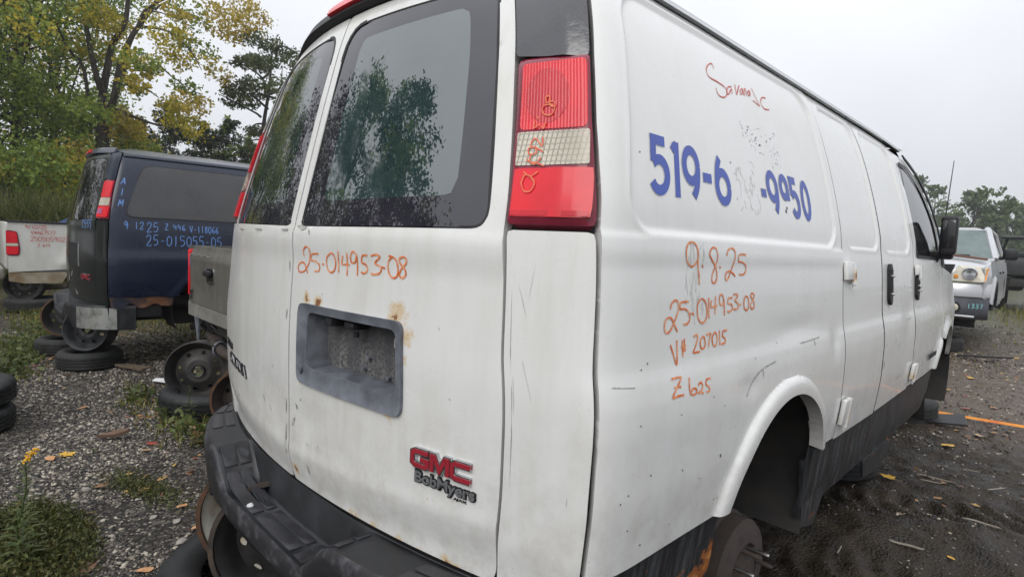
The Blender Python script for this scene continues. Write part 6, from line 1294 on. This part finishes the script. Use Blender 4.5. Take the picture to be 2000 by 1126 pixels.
weed("pale weed between the blue van's tyre and the grey pickup", -5.9, 1.2, .22, 20, .09, .02, (.03, 0))
weed("yellow-green weed on the gravel past the blue van's tyre", -3.75, .33, .06, 12, .06, .016)
# fallen leaves
def leaf_mesh(kind, mat):
    if kind == 0: pts = [(0, -.5), (.16, -.34), (.42, -.36), (.34, -.12), (.52, .12), (.24, .16), (.16, .36), (0, .55), (-.16, .36), (-.26, .18), (-.50, .10), (-.33, -.14), (-.40, -.38), (-.15, -.33)]
    else: pts = [(.30*math.sin(a)*(1.1-.25*math.cos(a)), -.5*math.cos(a)) for a in np.linspace(0, 2*math.pi, 14, endpoint=False)]
    V = [(0, 0, 0)]+[(x, y, .16*(x*x)+.10*y*y+.03*math.sin(9*x+5*y)) for x, y in pts]; n = len(pts); F = [[0, 1+i, 1+(i+1) % n] for i in range(n)]
    b = len(V); V += [(.015, -.5, .02), (.03, -.9, .06), (.0, -.9, .06), (-.015, -.5, .02)]; F.append([b, b+1, b+2, b+3])
    o = mesh_obj("fallen_leaf", V, F, mat, None, None); me = o.data; bpy.data.objects.remove(o); return me
LMt = {k: M(k+" leaf", c, .5, c2=c2, scale=5) for k, c, c2 in (("yellow", (.62, .36, .03), (.45, .26, .03)), ("orange", (.52, .27, .11), (.34, .17, .08)), ("brown", (.16, .085, .045), (.09, .05, .03)), ("red", (.35, .05, .03), (.2, .04, .02)), ("tan", (.40, .27, .15), (.25, .16, .09)))}
LMe = {(k, m): leaf_mesh(k, LMt[m]) for k in (0, 1) for m in LMt}
for (x, y, s, k, m, lab) in ((-2.48, -.26, .085, 0, "yellow", "large yellow lobed leaf above the weed mat"), (-2.46, -.34, .07, 1, "orange", "orange-brown leaf touching the large yellow leaf"), (-1.387, .06, .05, 1, "orange", "bright orange leaf near the bumper's left end"), (-.88, -.20, .06, 1, "orange", "orange leaf at the bottom edge left of the flat tyre"), (-1.445, -.312, .05, 1, "orange", "curled orange leaf at the weed mat's right edge"), (-1.66, -.55, .09, 0, "yellow", "yellow leaf beside the goldenrod's stem"), (-1.03, -.375, .10, 1, "brown", "large pale brown leaf at the foot of the weed mat"), (-2.40, .15, .07, 0, "red", "red leaf on the gravel left of the bumper"), (-2.38, .41, .09, 0, "brown", "dark brown leaf by the bumper's left end"), (-1.47, .19, .035, 1, "yellow", "small yellow leaf by the cream stone"), (-2.30, .10, .06, 1, "tan", "tan leaf on the gravel middle left"), (-1.12, .06, .06, 1, "orange", "orange leaf under the rusty white rim"), (-5.05, .7, .12, 0, "tan", "tan leaf past the blue van's flat tyre"), (-3.5, -.05, .07, 1, "orange", "orange leaf on the far gravel"), (-5.6, 1.1, .12, 0, "brown", "brown leaf below the blue van's sill"), (-6.1, 1.4, .12, 0, "red", "reddish leaf below the blue van's sill"), (-5.2, 1.0, .10, 0, "orange", "orange leaf beside the pale block"),
    (.868, 3.40, .085, 0, "yellow", "yellow leaf on the black mud nearest the sill"), (1.014, 4.49, .085, 1, "yellow", "yellow oval leaf in the mud past the plastic flap"), (.657, 6.82, .12, 0, "yellow", "yellow leaf lying by the far flat tyre"), (.748, 7.97, .11, 1, "yellow", "yellow leaf further out towards the silver pickup"), (1.134, 5.03, .08, 0, "tan", "tan leaf just below the orange strap"), (.72, 9.72, .12, 1, "tan", "far tan leaf before the silver pickup"), (.99, 5.2, .09, 0, "brown", "brown leaf beside the tan one under the strap"), (.97, 10.4, .13, 1, "yellow", "far yellow leaf at the right of the lane"), (1.298, 2.58, .04, 1, "yellow", "small curled yellow leaf in the near mud"), (1.114, 6.28, .08, 1, "orange", "orange leaf above the strap's far end"), (.95, 5.9, .08, 0, "red", "reddish leaf right behind the strap")):
    o = bpy.data.objects.new("fallen_leaf", LMe[(k, m)]); link(o); o.scale = (s, s, s); o.location = (x, y, gz(x, y)+.012); o.rotation_euler = (rng.normal()*.08, rng.normal()*.08, rng.random()*6.28); tag(o, lab, "leaf", "fallen leaves")
# leaf litter and broad-leaved ground cover under and between the vehicles
def litter(name, label, cat, spots, size, mat, hmax, up):
    V_ = []
    for (x, y, rx, ry, n) in spots:
        x_ = x+rng.normal(size=n)*rx*.6; y_ = y+rng.normal(size=n)*ry*.6; V = leaf_quads(np.stack([x_, y_, ground_h(x_, y_)+.008+hmax*rng.random(n)**2], 1), size, up, 1.5)
        if hmax < .03:
            c = V.reshape(-1, 4, 3); z = c[:, :, 2].mean(1, keepdims=True); c[:, :, 2] = z+(c[:, :, 2]-z)*.25; V = c.reshape(-1, 3)
        V_.append(V)
    V_ = np.concatenate(V_); o = mesh_obj(name, V_, np.arange(len(V_)).reshape(-1, 4), mat, None, None); tag(o, label, cat, kind="stuff")
litter("leaf_litter", "brown, red and yellow leaf litter strewn between the vehicles", "leaf litter", ((-6.3, 1.3, 1.2, .5, 260), (-5.2, 1.1, .6, .4, 90), (-7.4, .4, 1, .4, 160), (-5.6, -.1, .8, .25, 110), (-2.5, .45, .5, .2, 70), (-3.2, .35, .6, .2, 50), (-9, .8, 1.5, .6, 200), (-1.9, .15, .5, .3, 26), (1.1, 5.2, .5, .6, 60), (1.2, 8.5, .8, 2.5, 110), (1.2, 3.4, .6, .8, 30)), .040,
       island_mat("leaf litter", [(0, (.10, .05, .025)), (.35, (.17, .085, .04)), (.6, (.28, .15, .06)), (.8, (.42, .27, .07)), (.92, (.27, .05, .03)), (1, (.36, .30, .20))]), .012, 0)
litter("ground_cover", "low yellow-green broad-leaved weeds between the vehicles on the left", "weeds", ((-6.3, -.15, .7, .18, 420), (-5.7, -.28, .4, .12, 260), (-7.4, .1, .8, .25, 420), (-5.1, -.38, .3, .12, 200), (-8.2, 1.4, .9, .5, 420), (-6.4, 1.7, .7, .4, 260), (-2.75, .40, .25, .12, 90), (-3.55, .30, .2, .08, 50), (-2.35, .40, .18, .10, 80), (-2.05, .52, .12, .08, 70), (-4.1, .95, .3, .15, 60)), .034, mWeed, .10, -.4)
# twigs, bark, scraps
mTwig = M("pale stripped twig", (.27, .245, .20), .6, c2=(.15, .13, .10), scale=20)
for (x, y, L, w, a, lab) in ((1.073, 3.66, .20, .016, -.9, "long pale splinter in the mud near the sill"), (1.067, 3.55, .12, .012, -.7, "short pale splinter just below the long one"), (1.358, 3.706, .12, .012, .1, "pale stick at the right edge of the mud"), (1.36, 3.0, .16, .018, -.9, "grey-white stick in the middle of the near mud"), (1.124, 2.511, .15, .022, -.8, "broad pale bark strip in the near mud"), (1.207, 4.04, .09, .012, -.9, "small white splinter high in the mud"), (.93, 2.2, .07, .012, .8, "tiny pale splinter inside the wheel arch's shade")):
    mb = MB(); P = smooth_line(wob((-L/2, 0, 0), (L/2, 0, .01), 4, .012), 3); mb.tube(P, [w*.12]+[w*.30]*(len(P)-2)+[w*.1], 6); o = mb.build("twig", mTwig, None, 60); o.location = (x, y, gz(x, y)+.010); o.rotation_euler = (0, 0, a+.79); tag(o, lab, "twig", "pale twigs in the mud")
def scrap(name, label, cat, loc, pts, th, mat, rot):
    mb = MB(); mb.prism([(x, y, .15*x*x*4) for x, y in pts], (0, 0, th)); o = mb.build(name, mat, None, 30); o.location = loc; o.rotation_euler = rot; return tag(o, label, cat)
scrap("bark_piece", "brown curved piece of bark on the gravel", "bark", (-2.637, .0, .03), [(-.10, -.02), (.02, -.035), (.10, -.01), (.08, .03), (-.02, .025)], .018, M("reddish bark", (.14, .08, .05), .8, c2=(.07, .04, .025), scale=18, stretch=(1, 8, 8)), (.2, -.2, .8))
scrap("bark_piece", "flat rotten board piece by the blue van's front tyre", "bark", (-4.55, .47, .03), [(-.16, -.05), (.14, -.06), (.17, .03), (-.1, .05)], .02, M("rotten wood", (.13, .095, .06), .8, c2=(.06, .045, .03), scale=14, stretch=(1, 8, 8)), (.0, .05, .6))
scrap("paper_scrap", "white scrap of paper on the far gravel", "paper", (-3.92, .578, .03), [(-.09, -.04), (.08, -.05), (.11, .03), (-.02, .06), (-.1, .02)], .003, M("white paper", (.72, .72, .72), .7), (.1, .05, .7))
scrap("plastic_bit", "small bright blue plastic bit near the bumper", "plastic", (-1.02, .03, .015), [(-.016, -.005), (.014, -.006), (.016, .004), (-.012, .006)], .004, M("bright blue plastic", (.03, .05, .55), .4), (0, .1, .9))
scrap("mud_flap_sheet", "black plastic flap lying on the ground beside the strap", "plastic sheet", (.80, 5.12, .03), [(-.28, -.12), (.22, -.16), (.26, .08), (.05, .16), (-.27, .12)], .012, mBlack, (.08, -.12, .35))
# taut orange strap running off to the right
mb = MB(); P = [(.30, 5.44, .05), (.58, 5.455, .045), (1.0, 5.485, .05), (1.38, 5.51, .06), (3.0, 5.62, .10), (6.0, 5.85, .2)]
mb.add([(x, y-.0, z+.009) for x, y, z in P]+[(x, y-.012, z-.007) for x, y, z in P]+[(x, y+.004, z+.011) for x, y, z in P]+[(x, y-.008, z-.005) for x, y, z in P], [[i, 6+i, 7+i, 1+i] for i in range(5)]+[[12+i, 13+i, 19+i, 18+i] for i in range(5)]+[[i, i+1, 13+i, 12+i] for i in range(5)]+[[6+i, 18+i, 19+i, 7+i] for i in range(5)])
o = mb.build("tow_strap", M("orange webbing", (.72, .30, .02), .6, c2=(.55, .14, .03), scale=9, bump=.3, bscale=300), None, 30); tag(o, "taut orange webbing strap running right from under the white van", "strap")
# sign board lying beyond the white pickup
sg = thing("sign_board", "white board with blue letters lying beyond the white pickup's sill", "sign", (-14.6, 1.45, .25), (-.5, 0, .85)); mb = MB(); mb.box((0, 0, 0), (1.5, .03, .42), .01); mb.build("board", M("white sign face", (.66, .67, .68), .4), sg)
V_, F_ = text_mesh("STORA", .02); lo_, hi_ = V_.min(0), V_.max(0); V_ = (V_-lo_)/(hi_[0]-lo_[0])*1.3; mesh_obj("sign_letters", np.stack([V_[:, 0]-.65, np.full(len(V_), -.0175), V_[:, 1]-.16], 1), F_, mDecal, sg, None)
# ------------------------------------------------------------------ misty air
hz, hnt, hp = new_mat("rain haze"); hnt.n.remove(hp); pv = hnt.new("ShaderNodeVolumePrincipled"); pv.inputs['Color'].default_value = (.93, .96, 1, 1); pv.inputs['Density'].default_value = HAZE_D; pv.inputs['Anisotropy'].default_value = .3
hnt.to(pv.outputs[0], hnt.n["Material Output"].inputs['Volume'])
mb = MB(); mb.box((0, 30, 8.4), (440, 440, 20)); o = mb.build("haze", hz, None, None); tag(o, "thin rain haze over the yard", "haze", kind="stuff")
